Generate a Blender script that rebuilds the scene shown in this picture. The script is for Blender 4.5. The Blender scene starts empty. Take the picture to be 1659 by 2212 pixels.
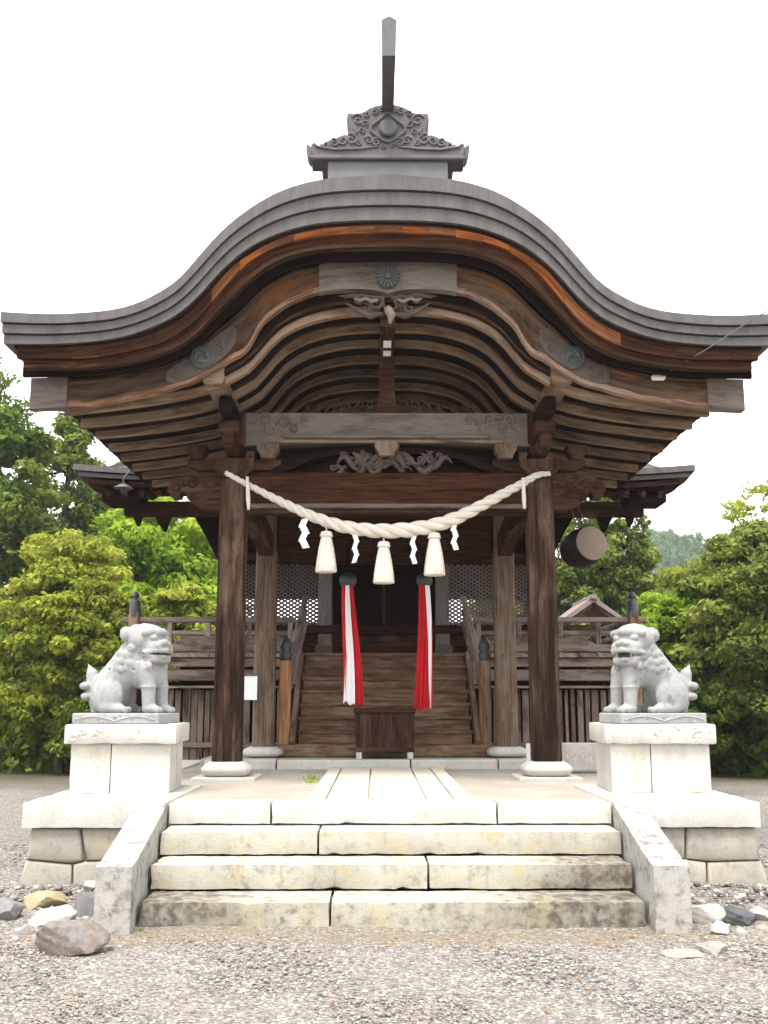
import bpy, bmesh, math, random
import numpy as np
from mathutils import Vector, Matrix

random.seed(7)
RNG = np.random.default_rng(11)
R = math.radians
SC = bpy.context.scene
COL = SC.collection

# ------------------------------------------------------------------ camera
CAM = Vector((-0.11, 0.0, 1.5))
PITCH = math.atan((1753.0 - 1280.0) / 2600.0)
YAW = math.atan(18.0 / 2600.0)
cam_d = bpy.data.cameras.new('camera')
cam_d.sensor_fit = 'VERTICAL'
cam_d.sensor_height = 36.0
cam_d.lens = 2600.0 / 2560.0 * 36.0
cam_d.clip_end = 3000.0
cam = bpy.data.objects.new('camera', cam_d)
cam.location = CAM
cam.rotation_euler = (math.pi / 2 + PITCH, 0, -YAW)
COL.objects.link(cam)
SC.camera = cam

# ------------------------------------------------------------------ sky, sun, exposure
SUN_EL, SUN_AZ = R(69), R(200)          # azimuth measured from +Y clockwise: behind the camera, a little to its left
world = bpy.data.worlds.new('World')
SC.world = world
world.use_nodes = True
wn = world.node_tree
for n in list(wn.nodes):
    wn.nodes.remove(n)
wo = wn.nodes.new('ShaderNodeOutputWorld')
wb = wn.nodes.new('ShaderNodeBackground')
sky = wn.nodes.new('ShaderNodeTexSky')
sky.sky_type = 'NISHITA'
sky.sun_disc = False
sky.sun_elevation = SUN_EL
sky.sun_rotation = SUN_AZ
sky.air_density = 1.0
sky.dust_density = 4.0
hs = wn.nodes.new('ShaderNodeHueSaturation')
hs.inputs['Saturation'].default_value = 0.12
wm = wn.nodes.new('ShaderNodeMix')
wm.data_type = 'RGBA'
wm.inputs['Factor'].default_value = 0.75     # an even cloud layer over the clear sky
wm.inputs['B'].default_value = (6.0, 6.1, 6.3, 1)
wn.links.new(sky.outputs['Color'], hs.inputs['Color'])
wn.links.new(hs.outputs['Color'], wm.inputs['A'])
wn.links.new(wm.outputs['Result'], wb.inputs['Color'])
wb.inputs['Strength'].default_value = 0.13
wn.links.new(wb.outputs['Background'], wo.inputs['Surface'])

sun_d = bpy.data.lights.new('sun', 'SUN')
sun_d.energy = 1.5
sun_d.angle = R(22)
sun_d.color = (1.0, 0.96, 0.9)
sun = bpy.data.objects.new('sun', sun_d)
sd = Vector((math.sin(SUN_AZ) * math.cos(SUN_EL), math.cos(SUN_AZ) * math.cos(SUN_EL), math.sin(SUN_EL)))
sun.rotation_euler = (-sd).to_track_quat('-Z', 'Y').to_euler()
sun.location = (0, -5, 20)
COL.objects.link(sun)

SC.view_settings.view_transform = 'Standard'
SC.view_settings.look = 'None'
SC.view_settings.exposure = 1.95
SC.view_settings.gamma = 1.0
SC.render.engine = 'CYCLES'
SC.cycles.max_bounces = 8
SC.cycles.diffuse_bounces = 5
SC.cycles.use_denoising = True

# ------------------------------------------------------------------ survey: a sighted point at a known depth
_fx = 2600.0 / 1.1573
_fw = Vector((math.sin(YAW) * math.cos(PITCH), math.cos(YAW) * math.cos(PITCH), math.sin(PITCH)))
_rt = Vector((math.cos(YAW), -math.sin(YAW), 0))
_up = _rt.cross(_fw)
def P(u, v, Y):
    d = _rt * ((u - 829.5) / _fx) + _up * ((1106.0 - v) / _fx) + _fw
    return CAM + d * ((Y - CAM.y) / d.y)

# ------------------------------------------------------------------ materials
def new_mat(name):
    m = bpy.data.materials.new(name)
    m.use_nodes = True
    nt = m.node_tree
    for n in list(nt.nodes):
        nt.nodes.remove(n)
    return m, nt
class G:
    """tiny node-graph helper"""
    def __init__(s, name):
        s.m, s.nt = new_mat(name)
        s.out = s.n('ShaderNodeOutputMaterial')
    def n(s, t, **kw):
        nd = s.nt.nodes.new(t)
        for k, v in kw.items():
            setattr(nd, k, v)
        return nd
    def l(s, a, b):
        s.nt.links.new(a, b)
    def set(s, nd, **kw):
        for k, v in kw.items():
            k = k.replace('_', ' ')
            if hasattr(v, 'is_output') or isinstance(v, bpy.types.NodeSocket):
                s.l(v, nd.inputs[k])
            else:
                nd.inputs[k].default_value = v
        return nd
    def mapping(s, vec, scale=(1, 1, 1), loc=None):
        mp = s.n('ShaderNodeMapping')
        s.l(vec, mp.inputs['Vector'])
        mp.inputs['Scale'].default_value = scale
        if loc is not None:
            if isinstance(loc, bpy.types.NodeSocket):
                s.l(loc, mp.inputs['Location'])
            else:
                mp.inputs['Location'].default_value = loc
        return mp.outputs['Vector']
    def noise(s, vec, scale, detail=4, rough=0.55, dist=0.0):
        nd = s.n('ShaderNodeTexNoise')
        s.l(vec, nd.inputs['Vector'])
        nd.inputs['Scale'].default_value = scale
        nd.inputs['Detail'].default_value = detail
        nd.inputs['Roughness'].default_value = rough
        nd.inputs['Distortion'].default_value = dist
        return nd.outputs['Fac']
    def ramp(s, fac, stops, interp='LINEAR'):
        r = s.n('ShaderNodeValToRGB')
        r.color_ramp.interpolation = interp
        el = r.color_ramp.elements
        while len(el) < len(stops):
            el.new(0.5)
        for e, (p, c) in zip(el, stops):
            e.position = p
            e.color = tuple(c) + (1,) if len(c) == 3 else c
        s.l(fac, r.inputs['Fac'])
        return r.outputs['Color']
    def step(s, fac, a, b):
        r = s.n('ShaderNodeMapRange')
        r.interpolation_type = 'SMOOTHSTEP'
        s.l(fac, r.inputs['Value'])
        r.inputs['From Min'].default_value = a
        r.inputs['From Max'].default_value = b
        return r.outputs['Result']
    def math(s, op, a, b=None, clamp=False):
        nd = s.n('ShaderNodeMath', operation=op, use_clamp=clamp)
        for i, v in enumerate((a, b)):
            if v is None:
                continue
            if isinstance(v, bpy.types.NodeSocket):
                s.l(v, nd.inputs[i])
            else:
                nd.inputs[i].default_value = v
        return nd.outputs[0]
    def mix(s, fac, a, b, mode='MIX'):
        nd = s.n('ShaderNodeMix', data_type='RGBA', blend_type=mode)
        for k, v in (('Factor', fac), ('A', a), ('B', b)):
            if isinstance(v, bpy.types.NodeSocket):
                s.l(v, nd.inputs[k])
            elif k == 'Factor':
                nd.inputs[k].default_value = v
            else:
                nd.inputs[k].default_value = tuple(v) + (1,) if len(v) == 3 else v
        return nd.outputs['Result']
    def bsdf(s, color, rough=0.8, spec=0.25, bump=None, bstr=0.3, bdist=0.01, metallic=0.0):
        b = s.n('ShaderNodeBsdfPrincipled')
        if isinstance(color, bpy.types.NodeSocket):
            s.l(color, b.inputs['Base Color'])
        else:
            b.inputs['Base Color'].default_value = tuple(color) + (1,)
        if isinstance(rough, bpy.types.NodeSocket):
            s.l(rough, b.inputs['Roughness'])
        else:
            b.inputs['Roughness'].default_value = rough
        b.inputs['Specular IOR Level'].default_value = spec
        b.inputs['Metallic'].default_value = metallic
        if bump is not None:
            bp = s.n('ShaderNodeBump')
            bp.inputs['Strength'].default_value = bstr
            bp.inputs['Distance'].default_value = bdist
            s.l(bump, bp.inputs['Height'])
            s.l(bp.outputs['Normal'], b.inputs['Normal'])
        s.l(b.outputs['BSDF'], s.out.inputs['Surface'])
        return b
    def coords(s):
        t = s.n('ShaderNodeTexCoord')
        return t.outputs['Object'], t.outputs['UV']
    def rnd(s):
        return s.n('ShaderNodeObjectInfo').outputs['Random']

def wood(name, dark, mid, grey, grey_amt=0.45, peel=None, peel_amt=0.0, stain=0.0, grain=1.0, low_stain=False):
    """weathered timber; UV u runs along the grain in metres. peel = bare orange wood, stain = dark water marks along the grain"""
    g = G(name)
    ob, uv = g.coords()
    rn = g.rnd()
    off = g.n('ShaderNodeCombineXYZ')
    g.l(g.math('MULTIPLY', rn, 37.0), off.inputs[0])
    g.l(g.math('MULTIPLY', rn, 91.0), off.inputs[1])
    vec = g.mapping(uv, (1, 1, 1), off.outputs[0])
    gr = g.noise(g.mapping(vec, (1.3, 24, 1)), 1.5, 6, 0.66, 0.35)
    gf = g.noise(g.mapping(vec, (3.0, 110, 1)), 1.5, 3, 0.6)
    pat = g.noise(g.mapping(vec, (1.1, 4.2, 1)), 1.3, 6, 0.68, 0.6)
    blot = g.noise(ob, 2.3, 4, 0.6, 0.5)
    c = g.mix(g.step(gr, 0.34, 0.66), dark, mid)
    gm = g.math('MULTIPLY', g.step(pat, 0.62 - grey_amt * 0.45, 0.72 - grey_amt * 0.25), g.step(gf, 0.25, 0.55))
    c = g.mix(g.math('MULTIPLY', gm, min(1.0, grey_amt * 1.6)), c, grey)
    if peel is not None:
        pw = g.noise(g.mapping(vec, (0.55, 5.5, 1)), 1.1, 6, 0.7, 0.5)
        pm = g.math('MULTIPLY', g.step(g.math('ADD', g.math('MULTIPLY', pw, 0.65), g.math('MULTIPLY', blot, 0.35)), 0.60 - peel_amt * 0.2, 0.72 - peel_amt * 0.2), g.step(gr, 0.2, 0.5))
        c = g.mix(g.math('MULTIPLY', pm, 0.9), c, peel)
    if stain > 0:
        st = g.noise(g.mapping(vec, (0.45, 9, 1)), 1.2, 4, 0.6, 0.3)
        if low_stain:        # damp has blackened the foot of the post further than its top
            sz = g.n('ShaderNodeSeparateXYZ')
            g.l(ob, sz.inputs[0])
            st = g.math('ADD', st, g.math('MULTIPLY', g.step(sz.outputs[2], 3.6, 0.9), 0.14))
            st = g.math('SUBTRACT', st, 0.04)
        c = g.mix(g.math('MULTIPLY', g.step(st, 0.58 - stain * 0.2, 0.66), 0.85), c, tuple(x * 0.35 for x in dark))
    v = g.n('ShaderNodeHueSaturation')
    g.l(c, v.inputs['Color'])
    g.l(g.math('ADD', g.math('MULTIPLY', rn, 0.5), 0.75), v.inputs['Value'])
    h = g.math('ADD', g.math('MULTIPLY', gr, 0.7), g.math('MULTIPLY', gf, 0.4))
    g.bsdf(v.outputs['Color'], 0.88, 0.07, h, 0.6 * grain, 0.014)
    return g.m

def stone(name, base, dark, spots=0.35, stain=0.0, yellow=0.0, end_stain=None, scale=1.0, speck=0.3, rough=0.85):
    """dressed granite with lichen, algae stains and speckle"""
    g = G(name)
    ob, uv = g.coords()
    rn = g.rnd()
    off = g.n('ShaderNodeCombineXYZ')
    g.l(g.math('MULTIPLY', rn, 23.0), off.inputs[0])
    g.l(g.math('MULTIPLY', rn, 57.0), off.inputs[1])
    g.l(g.math('MULTIPLY', rn, 11.0), off.inputs[2])
    vec = g.mapping(ob, (1, 1, 1), off.outputs[0])
    big = g.noise(vec, 2.2 * scale, 5, 0.6, 0.3)
    mid = g.noise(vec, 11 * scale, 5, 0.65, 0.2)
    fine = g.noise(vec, 85 * scale, 3, 0.7)
    c = g.mix(g.step(big, 0.3, 0.7), base, tuple(x * 0.82 for x in base))
    c = g.mix(g.math('MULTIPLY', g.step(fine, 0.52, 0.68), speck), c, tuple(x * 0.3 for x in base))
    c = g.mix(g.math('MULTIPLY', g.step(fine, 0.46, 0.3), speck * 0.7), c, tuple(min(0.85, x * 1.35) for x in base))
    if yellow > 0:
        y = g.noise(vec, 3.1 * scale, 4, 0.6, 0.6)
        c = g.mix(g.math('MULTIPLY', g.step(y, 0.5, 0.68), yellow), c, (base[0] * 0.95, base[1] * 0.78, base[2] * 0.42))
    m = g.math('MULTIPLY', g.step(mid, 0.5, 0.72), spots)
    c = g.mix(m, c, dark)
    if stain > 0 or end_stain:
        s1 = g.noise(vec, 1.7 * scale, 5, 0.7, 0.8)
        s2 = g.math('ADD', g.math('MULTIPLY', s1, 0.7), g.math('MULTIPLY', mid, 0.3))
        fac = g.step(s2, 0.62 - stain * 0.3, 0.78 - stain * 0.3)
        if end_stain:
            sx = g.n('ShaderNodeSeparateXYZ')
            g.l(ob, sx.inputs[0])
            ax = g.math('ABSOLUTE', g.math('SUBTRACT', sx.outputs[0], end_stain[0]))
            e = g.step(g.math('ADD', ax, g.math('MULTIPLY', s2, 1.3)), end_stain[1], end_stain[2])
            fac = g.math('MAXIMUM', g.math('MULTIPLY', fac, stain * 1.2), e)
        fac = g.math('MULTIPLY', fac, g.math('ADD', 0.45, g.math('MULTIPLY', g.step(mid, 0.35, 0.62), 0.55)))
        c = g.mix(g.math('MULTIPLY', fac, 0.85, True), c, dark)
    run = g.noise(g.mapping(vec, (9 * scale, 9 * scale, 1.1 * scale)), 1.0, 5, 0.65, 0.2)
    c = g.mix(g.math('MULTIPLY', g.step(run, 0.52, 0.72), 0.35), c, tuple(0.5 * a + 0.3 * b for a, b in zip(dark, base)))
    h = g.math('ADD', g.math('MULTIPLY', mid, 0.6), g.math('MULTIPLY', fine, 0.5))
    g.bsdf(c, rough, 0.25, h, 0.5, 0.012)
    return g.m

def plain(name, col, rough=0.7, spec=0.3, var=0.2, scale=20, bstr=0.15):
    g = G(name)
    ob, uv = g.coords()
    n = g.noise(ob, scale, 4, 0.6)
    c = g.mix(n, tuple(x * (1 - var) for x in col), tuple(min(1, x * (1 + var)) for x in col))
    g.bsdf(c, rough, spec, n, bstr, 0.005)
    return g.m

def leafmat(name, stops, trans=0.35, ns=0.5):
    """leaf colour: uv.x carries a random value per leaf"""
    g = G(name)
    ob, uv = g.coords()
    sx = g.n('ShaderNodeSeparateXYZ')
    g.l(uv, sx.inputs[0])
    nz = g.noise(ob, ns, 3, 0.6)
    f = g.math('ADD', g.math('MULTIPLY', sx.outputs[0], 0.55), g.math('MULTIPLY', g.step(nz, 0.3, 0.7), 0.45))
    c = g.ramp(f, stops)
    d = g.n('ShaderNodeBsdfPrincipled')
    g.l(c, d.inputs['Base Color'])
    d.inputs['Roughness'].default_value = 0.7
    d.inputs['Specular IOR Level'].default_value = 0.08
    t = g.n('ShaderNodeBsdfTranslucent')
    g.l(c, t.inputs['Color'])
    mx = g.n('ShaderNodeMixShader')
    mx.inputs[0].default_value = trans
    g.l(d.outputs[0], mx.inputs[1])
    g.l(t.outputs[0], mx.inputs[2])
    g.l(mx.outputs[0], g.out.inputs['Surface'])
    return g.m

M = {}
M['timber'] = wood('timber', (0.0183, 0.0080, 0.0045), (0.0598, 0.0271, 0.0148), (0.1124, 0.0727, 0.0473), 0.36)
M['timber_red'] = wood('timber_red', (0.0133, 0.0049, 0.0027), (0.0547, 0.0206, 0.0092), (0.0908, 0.0473, 0.0261), 0.25)
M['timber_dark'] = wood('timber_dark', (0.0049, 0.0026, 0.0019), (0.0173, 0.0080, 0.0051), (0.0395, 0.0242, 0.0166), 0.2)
M['timber_grey'] = wood('timber_grey', (0.0516, 0.0341, 0.0259), (0.1099, 0.0827, 0.0664), (0.1761, 0.1500, 0.1282), 0.75)
M['barge'] = wood('barge', (0.0267, 0.0121, 0.0069), (0.0765, 0.0392, 0.0223), (0.1291, 0.0899, 0.0615), 0.55, (0.2247, 0.0842, 0.0313), 0.52)
M['lip_pale'] = wood('lip_pale', (0.1037, 0.0586, 0.0390), (0.2928, 0.1830, 0.1281), (0.4026, 0.2867, 0.2196), 0.5)
M['lip_wood'] = wood('lip_wood', (0.0610, 0.0293, 0.0171), (0.2013, 0.1000, 0.0549), (0.3050, 0.2013, 0.1403), 0.45)
M['rafter'] = wood('rafter', (0.0754, 0.0406, 0.0238), (0.1711, 0.1039, 0.0638), (0.2616, 0.1936, 0.1358), 0.55)
M['orange_board'] = wood('orange_board', (0.0687, 0.0209, 0.0064), (0.2994, 0.0940, 0.0242), (0.2184, 0.0902, 0.0392), 0.15)
M['orange_dull'] = wood('orange_dull', (0.045, 0.017, 0.008), (0.20, 0.078, 0.030), (0.19, 0.095, 0.055), 0.3)
M['pillar_front'] = wood('pillar_front', (0.0245, 0.0122, 0.0080), (0.0804, 0.0447, 0.0292), (0.1648, 0.1086, 0.0755), 0.40, None, 0, 0.95, 1.0, True)
M['pillar_inner'] = wood('pillar_inner', (0.0737, 0.0447, 0.0294), (0.1808, 0.1225, 0.0839), (0.2144, 0.1720, 0.1363), 0.45)
M['newel'] = wood('newel', (0.2057, 0.0935, 0.0420), (0.4488, 0.2338, 0.1122), (0.3927, 0.2618, 0.1683), 0.2)
M['plank'] = wood('plank', (0.0404, 0.0250, 0.0184), (0.1347, 0.0898, 0.0670), (0.2694, 0.2046, 0.1606), 0.6)
M['rail_wood'] = wood('rail_wood', (0.0522, 0.0328, 0.0257), (0.1419, 0.0992, 0.0771), (0.2688, 0.2190, 0.1864), 0.6)
M['stair_wood'] = wood('stair_wood', (0.0660, 0.0352, 0.0208), (0.1847, 0.1057, 0.0628), (0.2903, 0.1991, 0.1351), 0.4)
M['box_wood'] = wood('box_wood', (0.0154, 0.0077, 0.0060), (0.0564, 0.0273, 0.0179), (0.1452, 0.0854, 0.0598), 0.25)
M['bark'] = wood('bark', (0.03, 0.022, 0.017), (0.09, 0.068, 0.052), (0.16, 0.14, 0.12), 0.3, grain=1.6)
M['stone_step'] = stone('stone_step', (0.4099, 0.3858, 0.3186), (0.1215, 0.0974, 0.0743), 0.40, 0.12, 0.5)
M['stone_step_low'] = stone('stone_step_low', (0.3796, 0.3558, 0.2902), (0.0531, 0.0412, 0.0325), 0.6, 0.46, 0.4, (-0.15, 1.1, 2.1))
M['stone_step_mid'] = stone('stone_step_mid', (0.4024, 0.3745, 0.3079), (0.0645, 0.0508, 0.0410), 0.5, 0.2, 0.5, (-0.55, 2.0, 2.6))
M['stone_cheek'] = stone('stone_cheek', (0.3721, 0.3580, 0.3229), (0.1123, 0.0948, 0.0807), 0.75, 0.46, 0.12)
M['stone_wall'] = stone('stone_wall', (0.3299, 0.3089, 0.2562), (0.1334, 0.1158, 0.0913), 0.4, 0.16, 0.4)
M['stone_white'] = stone('stone_white', (0.5059, 0.4861, 0.4427), (0.2372, 0.2095, 0.1699), 0.32, 0.06, 0.2)
M['stone_lion'] = stone('stone_lion', (0.3096, 0.3081, 0.2980), (0.1316, 0.1277, 0.1200), 0.5, 0.2, 0.0, None, 1.6, 0.25)
M['stone_path'] = stone('stone_path', (0.5940, 0.5400, 0.4410), (0.3240, 0.2610, 0.1890), 0.25, 0.0, 0.4)
M['rock_grey'] = stone('rock_grey', (0.20, 0.19, 0.185), (0.08, 0.075, 0.07), 0.4, 0.15, 0.0, None, 3.0)
M['rock_brown'] = stone('rock_brown', (0.215, 0.160, 0.122), (0.085, 0.062, 0.048), 0.55, 0.3, 0.1, None, 2.5)
M['rock_tan'] = stone('rock_tan', (0.30, 0.27, 0.24), (0.15, 0.125, 0.105), 0.5, 0.2, 0.1, None, 3.0)
M['rock_mixed'] = stone('rock_mixed', (0.1997, 0.1935, 0.1840), (0.1403, 0.0945, 0.0718), 0.35, 0.75, 0.0, None, 2.0)
M['rock_white'] = stone('rock_white', (0.3744, 0.3600, 0.3325), (0.1800, 0.1656, 0.1470), 0.3, 0.0, 0.1, None, 3.0)
M['rock_yellow'] = stone('rock_yellow', (0.3150, 0.2560, 0.1615), (0.1275, 0.1040, 0.0760), 0.4, 0.1, 0.3, None, 3.0)
M['rock_dark'] = stone('rock_dark', (0.085, 0.085, 0.09), (0.04, 0.04, 0.04), 0.3, 0.0, 0.0, None, 3.0)
M['carving'] = plain('carving', (0.0863, 0.0648, 0.0533), 0.85, 0.2, 0.45, 14, 0.4)
M['carving_dark'] = plain('carving_dark', (0.045, 0.030, 0.024), 0.85, 0.2, 0.45, 14, 0.4)
M['carving_pale'] = plain('carving_pale', (0.20, 0.155, 0.125), 0.85, 0.2, 0.4, 16, 0.4)
M['bronze'] = plain('bronze', (0.0735, 0.0805, 0.0735), 0.6, 0.4, 0.3, 18, 0.2)
M['bronze_dark'] = plain('bronze_dark', (0.035, 0.04, 0.04), 0.45, 0.5, 0.3, 18, 0.2)
M['ornament'] = plain('ornament', (0.0892, 0.0800, 0.0800), 0.65, 0.35, 0.45, 7, 0.35)
M['ridge_box'] = plain('ridge_box', (0.1275, 0.1230, 0.1279), 0.6, 0.4, 0.3, 5, 0.15)
def straw_mat():
    """laid straw: fibres run along u"""
    g = G('straw')
    ob, uv = g.coords()
    f1 = g.noise(g.mapping(uv, (2.5, 260, 1)), 1.0, 4, 0.65, 0.2)
    f2 = g.noise(g.mapping(uv, (1.2, 60, 1)), 1.0, 4, 0.65, 0.3)
    bl = g.noise(ob, 5, 4, 0.6)
    c = g.mix(g.step(f1, 0.3, 0.7), (0.58, 0.51, 0.42), (0.80, 0.755, 0.69))
    c = g.mix(g.math('MULTIPLY', g.step(f2, 0.52, 0.68), 0.5), c, (0.42, 0.335, 0.24))
    c = g.mix(g.math('MULTIPLY', g.step(bl, 0.55, 0.75), 0.25), c, (0.45, 0.39, 0.33))
    g.bsdf(c, 0.85, 0.15, g.math('ADD', f1, f2), 0.7, 0.012)
    return g.m
M['straw'] = straw_mat()
M['plate'] = plain('plate', (0.0975, 0.0762, 0.0620), 0.75, 0.3, 0.6, 38, 1.0)
M['paper'] = plain('paper', (0.82, 0.82, 0.81), 0.8, 0.2, 0.03, 10, 0.0)
M['cloth_red'] = plain('cloth_red', (0.50, 0.014, 0.020), 0.8, 0.15, 0.35, 9, 0.2)
M['cloth_white'] = plain('cloth_white', (0.84, 0.83, 0.84), 0.8, 0.2, 0.05, 12, 0.1)
M['drum_skin'] = plain('drum_skin', (0.2380, 0.1855, 0.1400), 0.7, 0.25, 0.18, 7, 0.1)
M['drum_shell'] = plain('drum_shell', (0.025, 0.012, 0.010), 0.5, 0.4, 0.3, 7, 0.1)
M['lamp_metal'] = plain('lamp_metal', (0.0726, 0.0660, 0.0627), 0.5, 0.4, 0.3, 12, 0.1)
M['white_metal'] = plain('white_metal', (0.55, 0.55, 0.56), 0.5, 0.4, 0.1, 10, 0.05)
M['lit_end_grey'] = plain('lit_end_grey', (0.24, 0.245, 0.26), 0.55, 0.4, 0.15, 10, 0.05)  # pole end only: its lit look is put into this paler grey
M['cable'] = plain('cable', (0.12, 0.11, 0.11), 0.6, 0.3, 0.1, 10, 0.05)
def glyph_mat(name, ink):
    """worn paint left in cut letters"""
    g = G(name)
    ob, uv = g.coords()
    c = g.mix(g.step(g.noise(ob, 26, 4, 0.7), 0.40, 0.60), ink, (0.62, 0.595, 0.54))
    g.bsdf(c, 0.9, 0.1)
    return g.m
M['glyph'] = glyph_mat('glyph', (0.20, 0.175, 0.14))
M['glyph_red'] = glyph_mat('glyph_red', (0.50, 0.33, 0.30))
M['roof_tile'] = plain('roof_tile', (0.2025, 0.1500, 0.1425), 0.75, 0.3, 0.25, 8, 0.2)

def roof_mat():
    """weathered grey sheet over shingles: rain streaks run down the edge, u along it"""
    g = G('roof_edge')
    ob, uv = g.coords()
    rn = g.rnd()
    st = g.noise(g.mapping(uv, (7, 1.2, 1)), 1.0, 6, 0.7)
    bl = g.noise(ob, 1.6, 4, 0.6, 0.4)
    fine = g.noise(g.mapping(uv, (90, 40, 1)), 1.0, 3, 0.6)
    c = g.mix(g.step(st, 0.3, 0.72), (0.104, 0.095, 0.091), (0.062, 0.054, 0.050))
    c = g.mix(g.math('MULTIPLY', g.step(bl, 0.56, 0.74), 0.55), c, (0.055, 0.042, 0.036))
    c = g.mix(g.math('MULTIPLY', g.step(fine, 0.5, 0.7), 0.15), c, (0.20, 0.19, 0.18))
    g.bsdf(c, 0.62, 0.35, g.math('ADD', st, g.math('MULTIPLY', fine, 0.5)), 0.25, 0.01)
    return g.m
M['roof_edge'] = roof_mat()

def gravel_mat(name, near):
    g = G(name)
    ob, uv = g.coords()
    vo = g.n('ShaderNodeTexVoronoi')
    g.l(ob, vo.inputs['Vector'])
    vo.inputs['Scale'].default_value = 55
    sx = g.n('ShaderNodeSeparateXYZ')
    g.l(vo.outputs['Color'], sx.inputs[0])
    c = g.ramp(sx.outputs[0], [(0.0, (0.095, 0.087, 0.079)), (0.3, (0.162, 0.149, 0.136)), (0.6, (0.218, 0.200, 0.177)), (0.85, (0.268, 0.245, 0.219)), (1.0, (0.401, 0.369, 0.323))])
    big = g.noise(ob, 0.55, 5, 0.6, 0.4)
    c = g.mix(g.math('MULTIPLY', g.step(big, 0.45, 0.7), 0.45), c, (0.20, 0.155, 0.115))
    mo = g.noise(ob, 1.9, 5, 0.65, 0.5)
    c = g.mix(g.math('MULTIPLY', g.step(mo, 0.6, 0.75), 0.35), c, (0.13, 0.115, 0.06))
    p = g.n('ShaderNodeSeparateXYZ')
    g.l(ob, p.inputs[0])
    # damp soil and rotted leaves gathered along the foot of the steps
    dy = g.math('ABSOLUTE', g.math('SUBTRACT', p.outputs[1], 7.12))
    foot = g.math('MULTIPLY', g.step(g.math('ADD', dy, g.math('MULTIPLY', mo, 0.9)), 0.80, 0.42), g.step(g.math('ABSOLUTE', p.outputs[0]), 2.6, 1.7))
    c = g.mix(g.math('MULTIPLY', foot, 0.5), c, g.mix(big, (0.17, 0.115, 0.07), (0.20, 0.165, 0.09)))
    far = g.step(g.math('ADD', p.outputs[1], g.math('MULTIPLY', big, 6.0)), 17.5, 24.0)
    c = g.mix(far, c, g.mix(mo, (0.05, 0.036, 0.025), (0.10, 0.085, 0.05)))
    h = g.math('ADD', g.math('MULTIPLY', vo.outputs['Distance'], -1.0), g.math('MULTIPLY', sx.outputs[1], 0.5))
    g.bsdf(c, 0.9, 0.2, h, 0.8, 0.02)
    return g.m
M['gravel'] = gravel_mat('gravel', True)

def earth_mat():
    g = G('platform_earth')
    ob, uv = g.coords()
    n1 = g.noise(ob, 1.4, 5, 0.6, 0.4)
    n2 = g.noise(ob, 30, 4, 0.7)
    vo = g.n('ShaderNodeTexVoronoi')
    g.l(ob, vo.inputs['Vector'])
    vo.inputs['Scale'].default_value = 60
    c = g.mix(g.step(n1, 0.3, 0.7), (0.36, 0.325, 0.275), (0.285, 0.25, 0.205))
    c = g.mix(g.math('MULTIPLY', g.step(n2, 0.5, 0.7), 0.5), c, (0.15, 0.12, 0.09))
    c = g.mix(g.math('MULTIPLY', g.step(vo.outputs['Distance'], 0.35, 0.1), 0.25), c, (0.48, 0.43, 0.37))
    g.bsdf(c, 0.92, 0.15, g.math('ADD', n2, vo.outputs['Distance']), 0.5, 0.015)
    return g.m
M['earth'] = earth_mat()

def pebble_mat():
    g = G('pebble')
    ob, uv = g.coords()
    sx = g.n('ShaderNodeSeparateXYZ')
    g.l(uv, sx.inputs[0])
    c = g.ramp(sx.outputs[0], [(0.0, (0.106, 0.098, 0.090)), (0.25, (0.162, 0.149, 0.137)), (0.5, (0.212, 0.195, 0.173)), (0.68, (0.257, 0.211, 0.156)), (0.85, (0.302, 0.276, 0.245)), (1.0, (0.513, 0.482, 0.437))])
    g.bsdf(c, 0.8, 0.25)
    return g.m
M['pebble'] = pebble_mat()
M['leaf_dark'] = leafmat('leaf_dark', [(0.0, (0.030, 0.062, 0.010)), (0.5, (0.115, 0.172, 0.026)), (1.0, (0.28, 0.33, 0.055))])
M['leaf_olive'] = leafmat('leaf_olive', [(0.0, (0.065, 0.10, 0.010)), (0.5, (0.25, 0.285, 0.034)), (1.0, (0.48, 0.49, 0.085))], 0.4)
M['leaf_bright'] = leafmat('leaf_bright', [(0.0, (0.06, 0.13, 0.012)), (0.5, (0.22, 0.33, 0.028)), (1.0, (0.42, 0.50, 0.06))], 0.45)
M['leaf_cypress'] = leafmat('leaf_cypress', [(0.0, (0.030, 0.058, 0.012)), (0.5, (0.11, 0.155, 0.028)), (1.0, (0.27, 0.29, 0.055))], 0.3)
M['leaf_hill'] = leafmat('leaf_hill', [(0.0, (0.06, 0.11, 0.05)), (0.5, (0.11, 0.18, 0.075)), (1.0, (0.19, 0.26, 0.09))], 0.2, 0.03)
M['litter'] = leafmat('litter', [(0.0, (0.10, 0.045, 0.02)), (0.5, (0.28, 0.12, 0.045)), (1.0, (0.36, 0.26, 0.10))], 0.1)

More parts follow.
